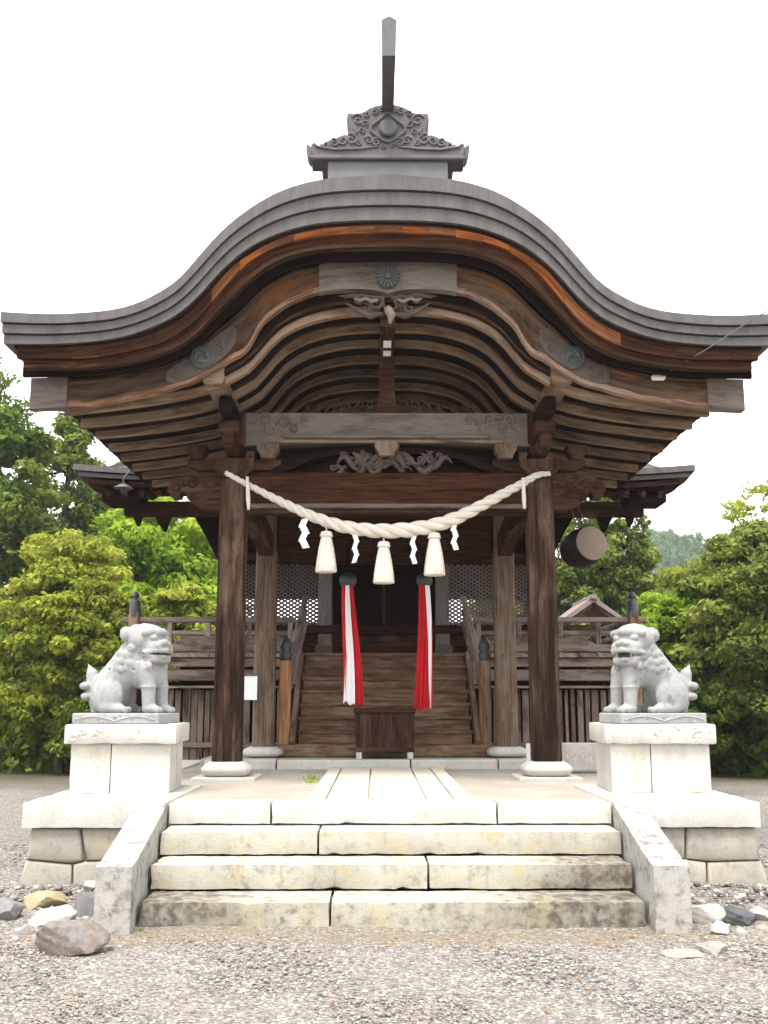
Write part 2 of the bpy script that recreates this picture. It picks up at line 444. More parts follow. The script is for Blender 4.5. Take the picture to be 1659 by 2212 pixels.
# ------------------------------------------------------------------ mesh helpers
WL = {}                                    # world translation of each object that parents others
class MB:
    """collects shapes, then links them as ONE mesh object"""
    def __init__(s):
        s.v, s.f, s.uv = [], [], []
    def add(s, verts, faces, uvs=None):
        b = len(s.v)
        s.v.extend([tuple(p) for p in verts])
        for i, f in enumerate(faces):
            s.f.append(tuple(b + k for k in f))
            if uvs is not None:
                s.uv.append(uvs[i])
            else:
                s.uv.append(None)
        return s
    def loft(s, rings, caps=True, closed=False):
        """rings: lists of points with equal counts; u along the loft, v round the ring, in metres"""
        n = len(rings[0])
        u0, v0 = random.uniform(0, 20), random.uniform(0, 20)
        vs = [p for r in rings for p in r]
        fs, us = [], []
        L = [0.0]
        for a, b in zip(rings[:-1], rings[1:]):
            ca = sum((Vector(p) for p in a), Vector()) / n
            cb = sum((Vector(p) for p in b), Vector()) / n
            L.append(L[-1] + (cb - ca).length)
        mid = rings[len(rings) // 2]
        V = [0.0]
        for k in range(n):
            V.append(V[-1] + (Vector(mid[(k + 1) % n]) - Vector(mid[k])).length)
        nr = len(rings)
        for i in range(nr if closed else nr - 1):
            j = (i + 1) % nr
            lu = L[i + 1] if i + 1 < nr else L[i] + 0.05
            for k in range(n):
                q = (k + 1) % n
                fs.append((i * n + k, i * n + q, j * n + q, j * n + k))
                us.append(((u0 + L[i], v0 + V[k]), (u0 + L[i], v0 + V[k + 1]), (u0 + lu, v0 + V[k + 1]), (u0 + lu, v0 + V[k])))
        if caps and not closed:
            for r in (0, nr - 1):
                ids = list(range(r * n, r * n + n))
                c = sum((Vector(p) for p in rings[r]), Vector()) / n
                fs.append(tuple(ids if r else ids[::-1]))
                pl = []
                for i_ in fs[-1]:
                    d = Vector(vs[i_]) - c
                    pl.append((u0 + (d.x + d.y) * 0.6, v0 + 3 + d.z + d.y * 0.3))
                us.append(tuple(pl))
        return s.add(vs, fs, us)
    def beam(s, p0, p1, w, h, ch=0.008, up=(0, 0, 1), w1=None, h1=None):
        """a bar from p0 to p1 with chamfered edges; w across, h along up"""
        p0, p1 = Vector(p0), Vector(p1)
        d = (p1 - p0).normalized()
        up = Vector(up)
        if abs(d.dot(up)) > 0.97:
            up = Vector((0, 1, 0))
        r = d.cross(up).normalized()
        u = r.cross(d).normalized()
        rings = []
        for p, ww, hh in ((p0, w, h), (p1, w1 or w, h1 or h)):
            a, b = ww / 2, hh / 2
            c = min(ch, a * 0.6, b * 0.6)
            o = [(a, -b + c), (a, b - c), (a - c, b), (-a + c, b), (-a, b - c), (-a, -b + c), (-a + c, -b), (a - c, -b)]
            rings.append([p + r * x + u * y for x, y in o])
        return s.loft(rings)
    def box(s, c, size, ch=0.01, rz=0.0, jit=0.0):
        """chamfered block on all edges; c = centre"""
        hx, hy, hz = (k / 2 for k in size)
        c_ = min(ch, hx * 0.6, hy * 0.6, hz * 0.6)
        pts, idx = [], {}
        for sx in (-1, 1):
            for sy in (-1, 1):
                for sz in (-1, 1):
                    jx, jy, jz = (random.uniform(-jit, jit) for _ in range(3))
                    for ax in range(3):
                        p = [sx * (hx - c_) + jx, sy * (hy - c_) + jy, sz * (hz - c_) + jz]
                        p[ax] += (sx, sy, sz)[ax] * c_
                        idx[(sx, sy, sz, ax)] = len(pts)
                        pts.append(p)
        fs = []
        for ax in range(3):
            o = [a for a in range(3) if a != ax]
            for sg in (-1, 1):
                q = []
                for a, b in ((-1, -1), (1, -1), (1, 1), (-1, 1)):
                    k = [0, 0, 0]
                    k[ax] = sg
                    k[o[0]] = a
                    k[o[1]] = b
                    q.append(idx[(k[0], k[1], k[2], ax)])
                fs.append(q)
            for a in (-1, 1):
                for b in (-1, 1):
                    q = []
                    for e, axx in ((-1, o[0]), (1, o[0]), (1, o[1]), (-1, o[1])):
                        k = [0, 0, 0]
                        k[ax] = e
                        k[o[0]] = a
                        k[o[1]] = b
                        q.append(idx[(k[0], k[1], k[2], axx)])
                    fs.append(q)
        for sx in (-1, 1):
            for sy in (-1, 1):
                for sz in (-1, 1):
                    fs.append([idx[(sx, sy, sz, a)] for a in range(3)])
        la = max(range(3), key=lambda a: size[a])
        ob_ = [a for a in range(3) if a != la]
        u0 = random.uniform(0, 20)
        us = [tuple((u0 + pts[i][la], u0 * 1.7 + pts[i][ob_[0]] + pts[i][ob_[1]]) for i in f) for f in fs]
        cs, sn = math.cos(rz), math.sin(rz)
        vs = [(c[0] + p[0] * cs - p[1] * sn, c[1] + p[0] * sn + p[1] * cs, c[2] + p[2]) for p in pts]
        return s.add(vs, fs, us)
    def ribbon(s, xs, zt, zb, y0, y1, ch=0.0):
        """solid between two curves z(x), from depth y0 (front) to y1"""
        rings = [[(x, y0, b), (x, y0, t), (x, y1, t), (x, y1, b)] for x, t, b in zip(xs, zt, zb)]
        return s.loft(rings)
    def prism(s, out, y0, y1):
        """outline [(x,z)] extruded in depth"""
        n = len(out)
        vs = [(x, y0, z) for x, z in out] + [(x, y1, z) for x, z in out]
        fs = [tuple(range(n)), tuple(range(2 * n - 1, n - 1, -1))]
        u0 = random.uniform(0, 20)
        us = [tuple((u0 + vs[i][0], u0 + vs[i][2]) for i in f) for f in fs]
        L = 0
        for k in range(n):
            q = (k + 1) % n
            d = math.hypot(out[q][0] - out[k][0], out[q][1] - out[k][1])
            fs.append((k, q, n + q, n + k))
            us.append(((u0 + L, 0), (u0 + L + d, 0), (u0 + L + d, y1 - y0), (u0 + L, y1 - y0)))
            L += d
        return s.add(vs, fs, us)
    def tube(s, pts, rad, n=8, caps=True, up=(0, 0, 1)):
        pts = [Vector(p) for p in pts]
        if not hasattr(rad, '__len__'):
            rad = [rad] * len(pts)
        rings = []
        up = Vector(up)
        t0 = (pts[1] - pts[0]).normalized()
        a = t0.cross(up)
        if a.length < 1e-3:
            a = t0.cross(Vector((0, 1, 0)))
        a.normalize()
        for i, p in enumerate(pts):
            t = (pts[min(i + 1, len(pts) - 1)] - pts[max(i - 1, 0)]).normalized()
            a = (a - t * a.dot(t)).normalized()
            b = t.cross(a)
            rings.append([p + (a * math.cos(2 * math.pi * k / n) + b * math.sin(2 * math.pi * k / n)) * max(rad[i], 1e-4) for k in range(n)])
        return s.loft(rings, caps)
    def lathe(s, prof, c=(0, 0, 0), n=20, rot=None, wob=0.0):
        """prof [(r,z)] turned about z"""
        c = Vector(c)
        rings = []
        for r, z in prof:
            ring = []
            for k in range(n):
                a = 2 * math.pi * k / n
                rr = max(r, 1e-4) * (1 + wob * math.sin(a * 9 + z * 4) + wob * 0.6 * math.sin(a * 17))
                p = Vector((rr * math.cos(a), rr * math.sin(a), z))
                if rot is not None:
                    p = rot @ p
                ring.append(c + p)
            rings.append(ring)
        return s.loft(rings)
    def spiral(s, c, r, turns, thick, a0=0.0, cw=1, y=None, n=7, tail=None):
        """a carved scroll lying in the XZ plane at c, a tapering coil"""
        pts, rad = [], []
        m = int(14 * turns) + 4
        for i in range(m):
            t = i / (m - 1)
            a = a0 + cw * turns * 2 * math.pi * t
            q = r * (1 - 0.86 * t)
            pts.append((c[0] + q * math.cos(a), c[1] - thick * 0.4 * t, c[2] + q * math.sin(a)))
            rad.append(thick * (1 - 0.45 * t))
        if tail is not None:
            p0 = Vector(pts[0])
            e = Vector(tail)
            for k in (0.33, 0.66, 1.0):
                pts.insert(0, tuple(p0.lerp(e, k)))
                rad.insert(0, thick * (1 - 0.75 * k))
        return s.tube(pts, rad, n, True, (0, 1, 0))
    def build(s, name, mat, parent=None, smooth=None, local=False, loc=None, recalc=True):
        me = bpy.data.meshes.new(name)
        me.from_pydata(s.v, [], s.f)
        ul = me.uv_layers.new(name='UVMap')
        flat = []
        for f, u in zip(s.f, s.uv):
            if u is None:
                for i in f:
                    p = s.v[i]
                    flat.extend((p[0] + p[1] * 0.3, p[2] + p[1] * 0.7))
            else:
                for q in u:
                    flat.extend(q)
        ul.data.foreach_set('uv', flat)
        if recalc:
            bm = bmesh.new()
            bm.from_mesh(me)
            bmesh.ops.recalc_face_normals(bm, faces=bm.faces)
            bm.to_mesh(me)
            bm.free()
        if smooth is not None:
            me.shade_smooth()
            me.set_sharp_from_angle(angle=R(smooth))
        return link(name, me, mat, parent, local, loc)

def link(name, me, mat, parent=None, local=False, loc=None):
    o = bpy.data.objects.new(name, me)
    COL.objects.link(o)
    if mat is not None and not me.materials:
        me.materials.append(M[mat] if isinstance(mat, str) else mat)
    if loc is not None:
        o.location = loc
    if parent is not None:
        o.parent = parent
        if not local:
            o.location = Vector(o.location) - WL.get(parent.name, Vector((0, 0, 0)))
    WL[o.name] = Vector((0, 0, 0)) if loc is None else Vector(loc)
    return o

def thing(name, label, cat, loc=(0, 0, 0), rz=0.0, group=None):
    o = bpy.data.objects.new(name, None)
    COL.objects.link(o)
    o.empty_display_size = 0.2
    o.location = loc
    o.rotation_euler = (0, 0, rz)
    WL[o.name] = Vector(loc)
    return tag(o, label, cat, group)
def tag(o, label, cat, group=None):
    o['label'] = label
    o['category'] = cat
    if group:
        o['group'] = group
    return o
def struct(o, label=None):
    o['kind'] = 'structure'
    if label:
        o['label'] = label
    return o
def stuff(o):
    o['kind'] = 'stuff'
    return o

def hermite(xs, ys):
    """smooth curve through points, as a function of x"""
    xs, ys = np.array(xs, float), np.array(ys, float)
    o = np.argsort(xs)
    xs, ys = xs[o], ys[o]
    d = np.diff(ys) / np.diff(xs)
    m = np.concatenate([[d[0]], (d[:-1] + d[1:]) / 2, [d[-1]]])
    if xs[0] < 1e-3:
        m[0] = 0
    def f(x):
        x = np.asarray(x, float)
        xc = np.clip(x, xs[0], xs[-1])
        i = np.clip(np.searchsorted(xs, xc) - 1, 0, len(xs) - 2)
        h = xs[i + 1] - xs[i]
        t = (xc - xs[i]) / h
        y = (2*t**3 - 3*t**2 + 1) * ys[i] + (t**3 - 2*t**2 + t) * h * m[i] + (-2*t**3 + 3*t**2) * ys[i+1] + (t**3 - t**2) * h * m[i+1]
        return y + np.where(x > xs[-1], (x - xs[-1]) * m[-1], 0)
    return f
def sighted(pts, Y):
    """curve z(|x|) of the symmetrical gable at depth Y from points sighted on its left half"""
    w = [P(u, v, Y) for u, v in pts]
    xs = [abs(p.x) for p in w]
    zs = [p.z for p in w]
    i = int(np.argmin(xs))
    xs[i] = 0.0
    return hermite(xs, zs)

# ------------------------------------------------------------------ implicit surfaces for carved stone
def sd_ell(p, c, r):
    q = (p - np.array(c, np.float32)) / np.array(r, np.float32)
    k0 = np.sqrt((q * q).sum(-1)) + 1e-6
    q2 = q / np.array(r, np.float32)
    k1 = np.sqrt((q2 * q2).sum(-1)) + 1e-6
    return k0 * (k0 - 1) / k1
def sd_cap(p, a, b, ra, rb):
    a, b = np.array(a, np.float32), np.array(b, np.float32)
    ba = b - a
    h = np.clip(((p - a) @ ba) / (ba @ ba), 0, 1)
    d = p - a - h[..., None] * ba
    return np.sqrt((d * d).sum(-1)) - (ra + (rb - ra) * h)
def sd_box(p, c, hs, r=0.01):
    q = np.abs(p - np.array(c, np.float32)) - (np.array(hs, np.float32) - r)
    return np.sqrt((np.maximum(q, 0) ** 2).sum(-1)) + np.minimum(q.max(-1), 0) - r
def smin(a, b, k):
    h = np.clip(0.5 + 0.5 * (b - a) / k, 0, 1)
    return b + (a - b) * h - k * h * (1 - h)
def smax(a, b, k):
    return -smin(-a, -b, k)
def surface_nets(fn, lo, hi, st):
    ax = [np.arange(l, h + st, st, dtype=np.float32) for l, h in zip(lo, hi)]
    p = np.stack(np.meshgrid(*ax, indexing='ij'), -1)
    v = fn(p)
    nx, ny, nz = v.shape
    ins = v < 0
    acc = np.zeros((nx - 1, ny - 1, nz - 1, 3), np.float32)
    cnt = np.zeros((nx - 1, ny - 1, nz - 1), np.float32)
    def sl(o):
        return v[o[0]:nx - 1 + o[0], o[1]:ny - 1 + o[1], o[2]:nz - 1 + o[2]]
    corners = [(a, b, c) for a in (0, 1) for b in (0, 1) for c in (0, 1)]
    for i, a in enumerate(corners):
        for b in corners[i + 1:]:
            if sum(abs(x - y) for x, y in zip(a, b)) != 1:
                continue
            va, vb = sl(a), sl(b)
            cr = (va < 0) != (vb < 0)
            t = np.where(cr, va / np.where(cr, va - vb, 1), 0)
            for k in range(3):
                acc[..., k] += np.where(cr, a[k] + t * (b[k] - a[k]), 0)
            cnt += cr
    act = cnt > 0
    idx = np.full(act.shape, -1, np.int64)
    idx[act] = np.arange(act.sum())
    g = np.argwhere(act)
    verts = np.array(lo, np.float32) + (g + acc[act] / cnt[act][:, None]) * st
    faces = []
    for a in range(3):
        b, c = (a + 1) % 3, (a + 2) % 3
        s0 = [slice(1, -1)] * 3
        s0[a] = slice(0, -1)
        s1 = list(s0)
        s1[a] = slice(1, None)
        A, B = ins[tuple(s0)], ins[tuple(s1)]
        e = np.argwhere(A != B)
        off = np.ones(3, int)
        off[a] = 0
        pos = e + off
        fl = A[tuple(e.T)]
        q = []
        for db, dc in ((-1, -1), (0, -1), (0, 0), (-1, 0)):
            r = pos.copy()
            r[:, b] += db
            r[:, c] += dc
            q.append(idx[tuple(r.T)])
        q = np.stack(q, 1)
        q[~fl] = q[~fl][:, ::-1]
        faces.append(q[(q >= 0).all(1)])
    return verts, np.concatenate(faces)
def mesh_np(name, verts, faces, smooth=True, uvx=None):
    verts = np.asarray(verts, np.float32)
    faces = np.asarray(faces, np.int32)
    k = faces.shape[1]
    me = bpy.data.meshes.new(name)
    me.vertices.add(len(verts))
    me.vertices.foreach_set('co', verts.ravel())
    me.loops.add(faces.size)
    me.loops.foreach_set('vertex_index', faces.ravel())
    me.polygons.add(len(faces))
    me.polygons.foreach_set('loop_start', np.arange(0, faces.size, k, dtype=np.int32))
    me.polygons.foreach_set('loop_total', np.full(len(faces), k, np.int32))
    if uvx is not None:
        ul = me.uv_layers.new(name='UVMap')
        uv = np.zeros((faces.size, 2), np.float32)
        uv[:, 0] = np.repeat(uvx, k)
        uv[:, 1] = 0.5
        ul.data.foreach_set('uv', uv.ravel())
    me.update()
    me.validate()
    if smooth:
        me.shade_smooth()
    return me
def glyph(txt, size, loc, mat, parent, local=False, depth=0.002, rx=math.pi / 2, rz=0.0, sx=1.0):
    cu = bpy.data.curves.new('inscription', 'FONT')
    cu.body = txt
    cu.size = size
    cu.extrude = depth
    cu.align_x = 'CENTER'
    cu.align_y = 'CENTER'
    t = bpy.data.objects.new('inscription', cu)
    COL.objects.link(t)
    dg = bpy.context.evaluated_depsgraph_get()
    me = bpy.data.meshes.new_from_object(t.evaluated_get(dg))
    bpy.data.objects.remove(t)
    me.materials.clear()
    o = link('inscription', me, mat, parent, local, loc)
    o.rotation_euler = (rx, 0, rz)
    o.scale = (sx, 1, 1)
    return o

# ================================================================== SETTING
def gz(x, y):
    """ground height: the yard banks up a hand's breadth against the platform"""
    t = np.clip((np.asarray(y) - 7.35) / 1.1, 0, 1)
    return 0.09 * t * t * (3 - 2 * t) + 0.012 * np.sin(x * 1.7 + 0.4) * np.cos(y * 1.3) + 0.008 * np.sin(x * 4.1 + y * 2.7)
# ground: one sheet to the horizon, gently uneven near the shrine
def make_ground():
    n = 140
    t = np.linspace(-1, 1, n)
    ax = np.sign(t) * (np.abs(t) ** 3.2) * 900 + t * 14
    X, Y = np.meshgrid(ax, ax + 12, indexing='ij')
    Z = gz(X, Y)
    v = np.stack([X, Y, Z], -1).reshape(-1, 3)
    i = np.arange(n * n).reshape(n, n)
    f = np.stack([i[:-1, :-1], i[1:, :-1], i[1:, 1:], i[:-1, 1:]], -1).reshape(-1, 4)
    struct(link('ground', mesh_np('ground', v, f), 'gravel'))
make_ground()

def make_pebbles():
    """loose gravel in the foreground, as one mass"""
    t = (1 + 5 ** 0.5) / 2
    b = np.array([(-1, t, 0), (1, t, 0), (-1, -t, 0), (1, -t, 0), (0, -1, t), (0, 1, t), (0, -1, -t), (0, 1, -t), (t, 0, -1), (t, 0, 1), (-t, 0, -1), (-t, 0, 1)], np.float32) / 1.9
    fc = np.array([(0, 11, 5), (0, 5, 1), (0, 1, 7), (0, 7, 10), (0, 10, 11), (1, 5, 9), (5, 11, 4), (11, 10, 2), (10, 7, 6), (7, 1, 8), (3, 9, 4), (3, 4, 2), (3, 2, 6), (3, 6, 8), (3, 8, 9), (4, 9, 5), (2, 4, 11), (6, 2, 10), (8, 6, 7), (9, 8, 1)])
    n = 52000
    x = RNG.uniform(-5.2, 5.2, n)
    y = 4.6 + 6.2 * RNG.random(n) ** 1.35
    keep = ~((np.abs(x) < 2.08) & (y > 7.12)) & ~((np.abs(x) < 3.05) & (y > 8.5))
    keep &= ~((np.abs(x) < 2.1) & (np.abs(y - 7.1) < 0.22) & (RNG.random(n) < 0.72))
    x, y = x[keep], y[keep]
    s = 0.005 + 0.0085 * RNG.random(len(x)) ** 2.2
    k = 700                                   # coarser rubble along the foot of the walls
    rx = RNG.uniform(2.1, 4.4, k) * RNG.choice((-1, 1), k)
    ry = np.where(np.abs(rx) < 3.1, RNG.uniform(7.0, 8.45, k), RNG.uniform(6.9, 9.8, k))
    x, y, s = np.concatenate([x, rx]), np.concatenate([y, ry]), np.concatenate([s, 0.014 + 0.03 * RNG.random(k) ** 2.5])
    n = len(x)
    z = gz(x, y) + s * 0.25
    sc = np.stack([s * RNG.uniform(0.8, 1.6, n), s * RNG.uniform(0.7, 1.3, n), s * RNG.uniform(0.45, 0.9, n)], -1)
    a = RNG.uniform(0, 6.28, n)
    pv = b[None] * RNG.uniform(0.75, 1.2, (n, 12, 1)) * sc[:, None]
    c, sn = np.cos(a)[:, None], np.sin(a)[:, None]
    q = np.stack([pv[..., 0] * c - pv[..., 1] * sn, pv[..., 0] * sn + pv[..., 1] * c, pv[..., 2]], -1)
    q += np.stack([x, y, z], -1)[:, None]
    f = (fc[None] + (np.arange(n) * 12)[:, None, None]).reshape(-1, 3)
    o = link('gravel', mesh_np('gravel', q.reshape(-1, 3), f, False, np.repeat(RNG.random(n), 20)), 'pebble')
    stuff(o)
    o['label'] = 'loose grey and tan gravel spread over the forecourt'
make_pebbles()

# hill far behind on the right, wooded
def make_hill():
    nx, ny = 70, 40
    x = np.linspace(20, 230, nx)
    y = np.linspace(170, 360, ny)
    X, Y = np.meshgrid(x, y, indexing='ij')
    def hz(X, Y):
        ridge = 34 * np.exp(-((X - 72) / 38) ** 2) + 20 * np.exp(-((X - 150) / 50) ** 2)
        return ridge * np.clip((Y - 170) / 90, 0, 1) ** 0.8 * (1 - 0.1 * np.sin(X * .08 + Y * .05)) - 0.5
    Z = hz(X, Y)
    i = np.arange(nx * ny).reshape(nx, ny)
    f = np.stack([i[:-1, :-1], i[1:, :-1], i[1:, 1:], i[:-1, 1:]], -1).reshape(-1, 4)
    struct(link('hill', mesh_np('hill', np.stack([X, Y, Z], -1).reshape(-1, 3), f), 'leaf_hill'))
    # the wood on it
    n = 1500
    px = RNG.uniform(35, 130, n)
    py = RNG.uniform(180, 285, n)
    pz = hz(px, py)
    V, F, U = [], [], []
    k = 240
    for j in range(n):
        h = RNG.uniform(5, 9)
        w = h * RNG.uniform(0.3, 0.45)
        t = RNG.random(k) ** 0.7
        a = RNG.uniform(0, 6.28, k)
        r = w * (1.05 - t) ** 0.7 * np.sqrt(RNG.random(k))
        c = np.stack([px[j] + r * np.cos(a), py[j] + r * np.sin(a), pz[j] + h * (0.05 + t)], -1)
        d1 = RNG.normal(size=(k, 3)) * 0.33
        d2 = RNG.normal(size=(k, 3)) * 0.33
        V.append(np.stack([c - d1, c + d2, c + d1], 1).reshape(-1, 3))
        U.append(np.full(k, RNG.random()) * 0.7 + RNG.random(k) * 0.3)
    V = np.concatenate(V)
    F = np.arange(len(V)).reshape(-1, 3)
    o = stuff(link('hillside_wood', mesh_np('hillside_wood', V, F, False, np.concatenate(U)), 'leaf_hill'))
    o['label'] = 'hazy blue green wood covering the distant hillside'
make_hill()

# ------------------------------------------------------------------ stone platform with its retaining walls and path
PT = 0.70                                   # platform top
PXL, PXR = -2.92, 2.95
SW = 1.70                                   # half width of the steps
SY = (7.32, 7.74, 8.15, 8.56)               # front of each step
plat = MB().box(((PXL + PXR) / 2, 11.48, (PT - 0.01) / 2 - 0.02), (PXR - PXL - 0.16, 5.6, PT + 0.03), 0.02).build('platform', 'earth')
struct(plat, 'raised stone platform the shrine porch stands on')
WL['platform'] = Vector((0, 0, 0))
# capstones along the front and the sides
def rough_mesh(sx, sy, sz, cell=0.06, chip=0.012, seed=0):
    """a dressed block with worn, chipped arrises"""
    rr = np.random.default_rng(seed)
    n = [max(2, int(round(s / cell))) for s in (sx, sy, sz)]
    ids, V, F = {}, [], []
    def vid(i, j, k):
        if (i, j, k) not in ids:
            ids[(i, j, k)] = len(V)
            V.append((i, j, k))
        return ids[(i, j, k)]
    for ax in range(3):
        a, b = [q for q in range(3) if q != ax]
        for side in (0, n[ax]):
            for i in range(n[a]):
                for j in range(n[b]):
                    q = []
                    for di, dj in ((0, 0), (1, 0), (1, 1), (0, 1)):
                        p = [0, 0, 0]
                        p[ax], p[a], p[b] = side, i + di, j + dj
                        q.append(vid(*p))
                    F.append(q if (side > 0) == (ax != 1) else q[::-1])
    out = []
    ph = rr.uniform(0, 6, 4)
    for p in V:
        c = [(p[t] / n[t] - 0.5) * (sx, sy, sz)[t] for t in range(3)]
        on = [p[t] in (0, n[t]) for t in range(3)]
        m = sum(on)
        s_ = 0.5 + 0.5 * math.sin(c[0] * 9 + ph[0]) * math.sin(c[1] * 11 + c[2] * 13 + ph[1])
        amt = chip * (0.35 + 0.5 * s_ + 0.6 * rr.random() ** 3) + (chip * 1.6 if rr.random() < 0.02 else 0) if m >= 2 else rr.uniform(-0.0015, 0.003)
        for t in range(3):
            if on[t]:
                c[t] -= math.copysign(amt, c[t])
        out.append(c)
    return out, F
RB = [0]
def block(name, x0, x1, y0, y1, z0, z1, mat, parent, ch=0.014, jit=0.004, rz=0, rough=False):
    if rough:
        RB[0] += 1
        v, f = rough_mesh(x1 - x0 - 0.006, y1 - y0 - 0.006, z1 - z0, 0.06, ch, RB[0])
        m = MB()
        m.add([(p[0] + (x0 + x1) / 2, p[1] + (y0 + y1) / 2, p[2] + (z0 + z1) / 2) for p in v], f)
        return m.build(name, mat, parent, 28)
    return MB().box(((x0 + x1) / 2, (y0 + y1) / 2, (z0 + z1) / 2), (x1 - x0 - 0.008, y1 - y0 - 0.008, z1 - z0), ch, rz, jit).build(name, mat, parent)
for x0, x1 in ((PXL, -SW - 0.08), (SW + 0.08, PXR)):
    block('capstone', x0, x1, 8.54, 10.35, PT - 0.19, PT + 0.012, 'stone_white', plat, 0.009, rough=True)
    sx = -1 if x0 < 0 else 1
    e = PXL if sx < 0 else PXR
    yy = 10.35
    for L in (1.5, 1.3, 1.5):
        block('capstone', min(e, e - sx * 0.5), max(e, e - sx * 0.5), yy, yy + L, PT - 0.19, PT + 0.008, 'stone_white', plat)
        yy += L
def wall_stone(pts, y_top, y_bot, z0, z1, mat='stone_wall'):
    """a fitted stone of the front retaining wall; pts = outline in (x,z); the face leans out towards its foot"""
    m = MB()
    cx = sum(p[0] for p in pts) / len(pts)
    cz = sum(p[1] for p in pts) / len(pts)
    def yf(z):
        return y_bot + (y_top - y_bot) * (z - z0) / (z1 - z0)
    n = len(pts)
    g, bv = 0.006, 0.028
    r0 = [(cx + (x - cx) * 0.985, yf(z) + 0.5, cz + (z - cz) * 0.985) for x, z in pts]
    def ins(d):
        o = []
        for x, z in pts:
            L = math.hypot(x - cx, z - cz)
            k = (L - d) / L
            o.append((cx + (x - cx) * k, cz + (z - cz) * k))
        return o
    r1 = [(x, yf(z) + bv, z) for x, z in ins(g)]
    r2 = [(x, yf(z) + bv * 0.3, z) for x, z in ins(g + bv * 0.35)]
    r3 = [(x, yf(z) + random.uniform(-0.006, 0.004), z) for x, z in ins(g + bv * 1.3)]
    m.loft([r0, r1, r2, r3])
    return m.build('wall_stone', mat, plat, 50)
ZT = PT - 0.19
def wp(u, v, Y=8.3):
    p = P(u, v, Y)
    return (p.x, p.z)
# left bay, two courses sighted from the photograph
LB = -SW - 0.05
lw = [[(-2.74, ZT), (-2.36, ZT), (-2.31, 0.26), (-2.40, 0.235), (-2.76, 0.27)],
      [(-2.36, ZT), (-1.86, ZT), (-1.83, 0.30), (-1.90, 0.265), (-2.31, 0.26)],
      [(-1.86, ZT), (LB, ZT), (LB, 0.28), (-1.83, 0.30)],
      [(-2.76, 0.27), (-2.40, 0.235), (-2.38, -0.06), (-2.83, -0.06)],
      [(-2.40, 0.235), (-2.31, 0.26), (-2.03, 0.262), (-2.02, -0.06), (-2.38, -0.06)],
      [(-2.03, 0.262), (-1.90, 0.265), (-1.83, 0.30), (LB, 0.28), (LB, -0.06), (-2.02, -0.06)]]
rw = [[(2.80, ZT), (2.26, ZT), (2.24, 0.27), (2.40, 0.245), (2.82, 0.262)],
      [(2.26, ZT), (-LB, ZT), (-LB, 0.30), (2.24, 0.27)],
      [(2.82, 0.262), (2.40, 0.245), (2.385, -0.06), (2.89, -0.06)],
      [(2.40, 0.245), (2.24, 0.27), (-LB, 0.30), (-LB, -0.06), (2.385, -0.06)]]
for q in lw + rw:
    wall_stone([(x * 1.045, z) for x, z in q], 8.60, 8.54, -0.06, ZT)
# side walls, one course of long stones, leaning
for sx in (-1, 1):
    e = PXL if sx < 0 else PXR
    yy = 8.66
    for i in range(7):
        L = random.uniform(0.7, 0.95)
        if yy + L > 14.2:
            L = 14.2 - yy
        for z0, z1, o in ((-0.06, 0.25, 0.01), (0.25, ZT, 0.05)):
            a, b = e - sx * o, e - sx * 0.4
            block('wall_stone', min(a, b), max(a, b), yy, yy + L, z0, z1 - 0.006, 'stone_wall', plat, 0.025, 0.008)
        yy += L
# path slabs on the platform: two kerbs and the slabs between them
for sx in (-1, 1):
    yy = 8.93
    for L in (1.4, 1.25, 1.32):
        x0, x1 = sx * 0.53, sx * 0.68
        block('path_kerb', min(x0, x1), max(x0, x1), yy, yy + L, PT - 0.1, PT + 0.022, 'stone_path', plat, 0.008, 0.002)
        yy += L
for x0, x1, y0, y1 in ((-0.525, -0.18, 8.93, 11.3), (-0.175, 0.30, 8.93, 9.75), (0.305, 0.525, 8.93, 10.1), (-0.175, 0.30, 9.76, 10.95), (0.305, 0.525, 10.11, 11.3), (-0.175, 0.30, 10.96, 12.1), (-0.525, -0.18, 11.31, 12.9), (0.305, 0.525, 11.31, 12.9), (-0.175, 0.30, 12.11, 12.9)):
    block('paving_stone', x0, x1, y0, y1, PT - 0.1, PT + 0.014 + random.uniform(-0.002, 0.002), 'stone_path', plat, 0.008, 0.002)
# kerb below the wooden stairs
for x0, x1 in ((-2.2, -1.33), (-1.32, 0.3), (0.31, 1.36), (1.37, 2.2)):
    block('kerb_stone', x0, x1, 12.93, 13.3, PT - 0.12, 0.80, 'stone_white', plat, 0.012, 0.003)
MB().box((0, 13.77, 0.73), (4.6, 0.95, 0.13), 0.01).build('kerb_fill', 'earth', plat)

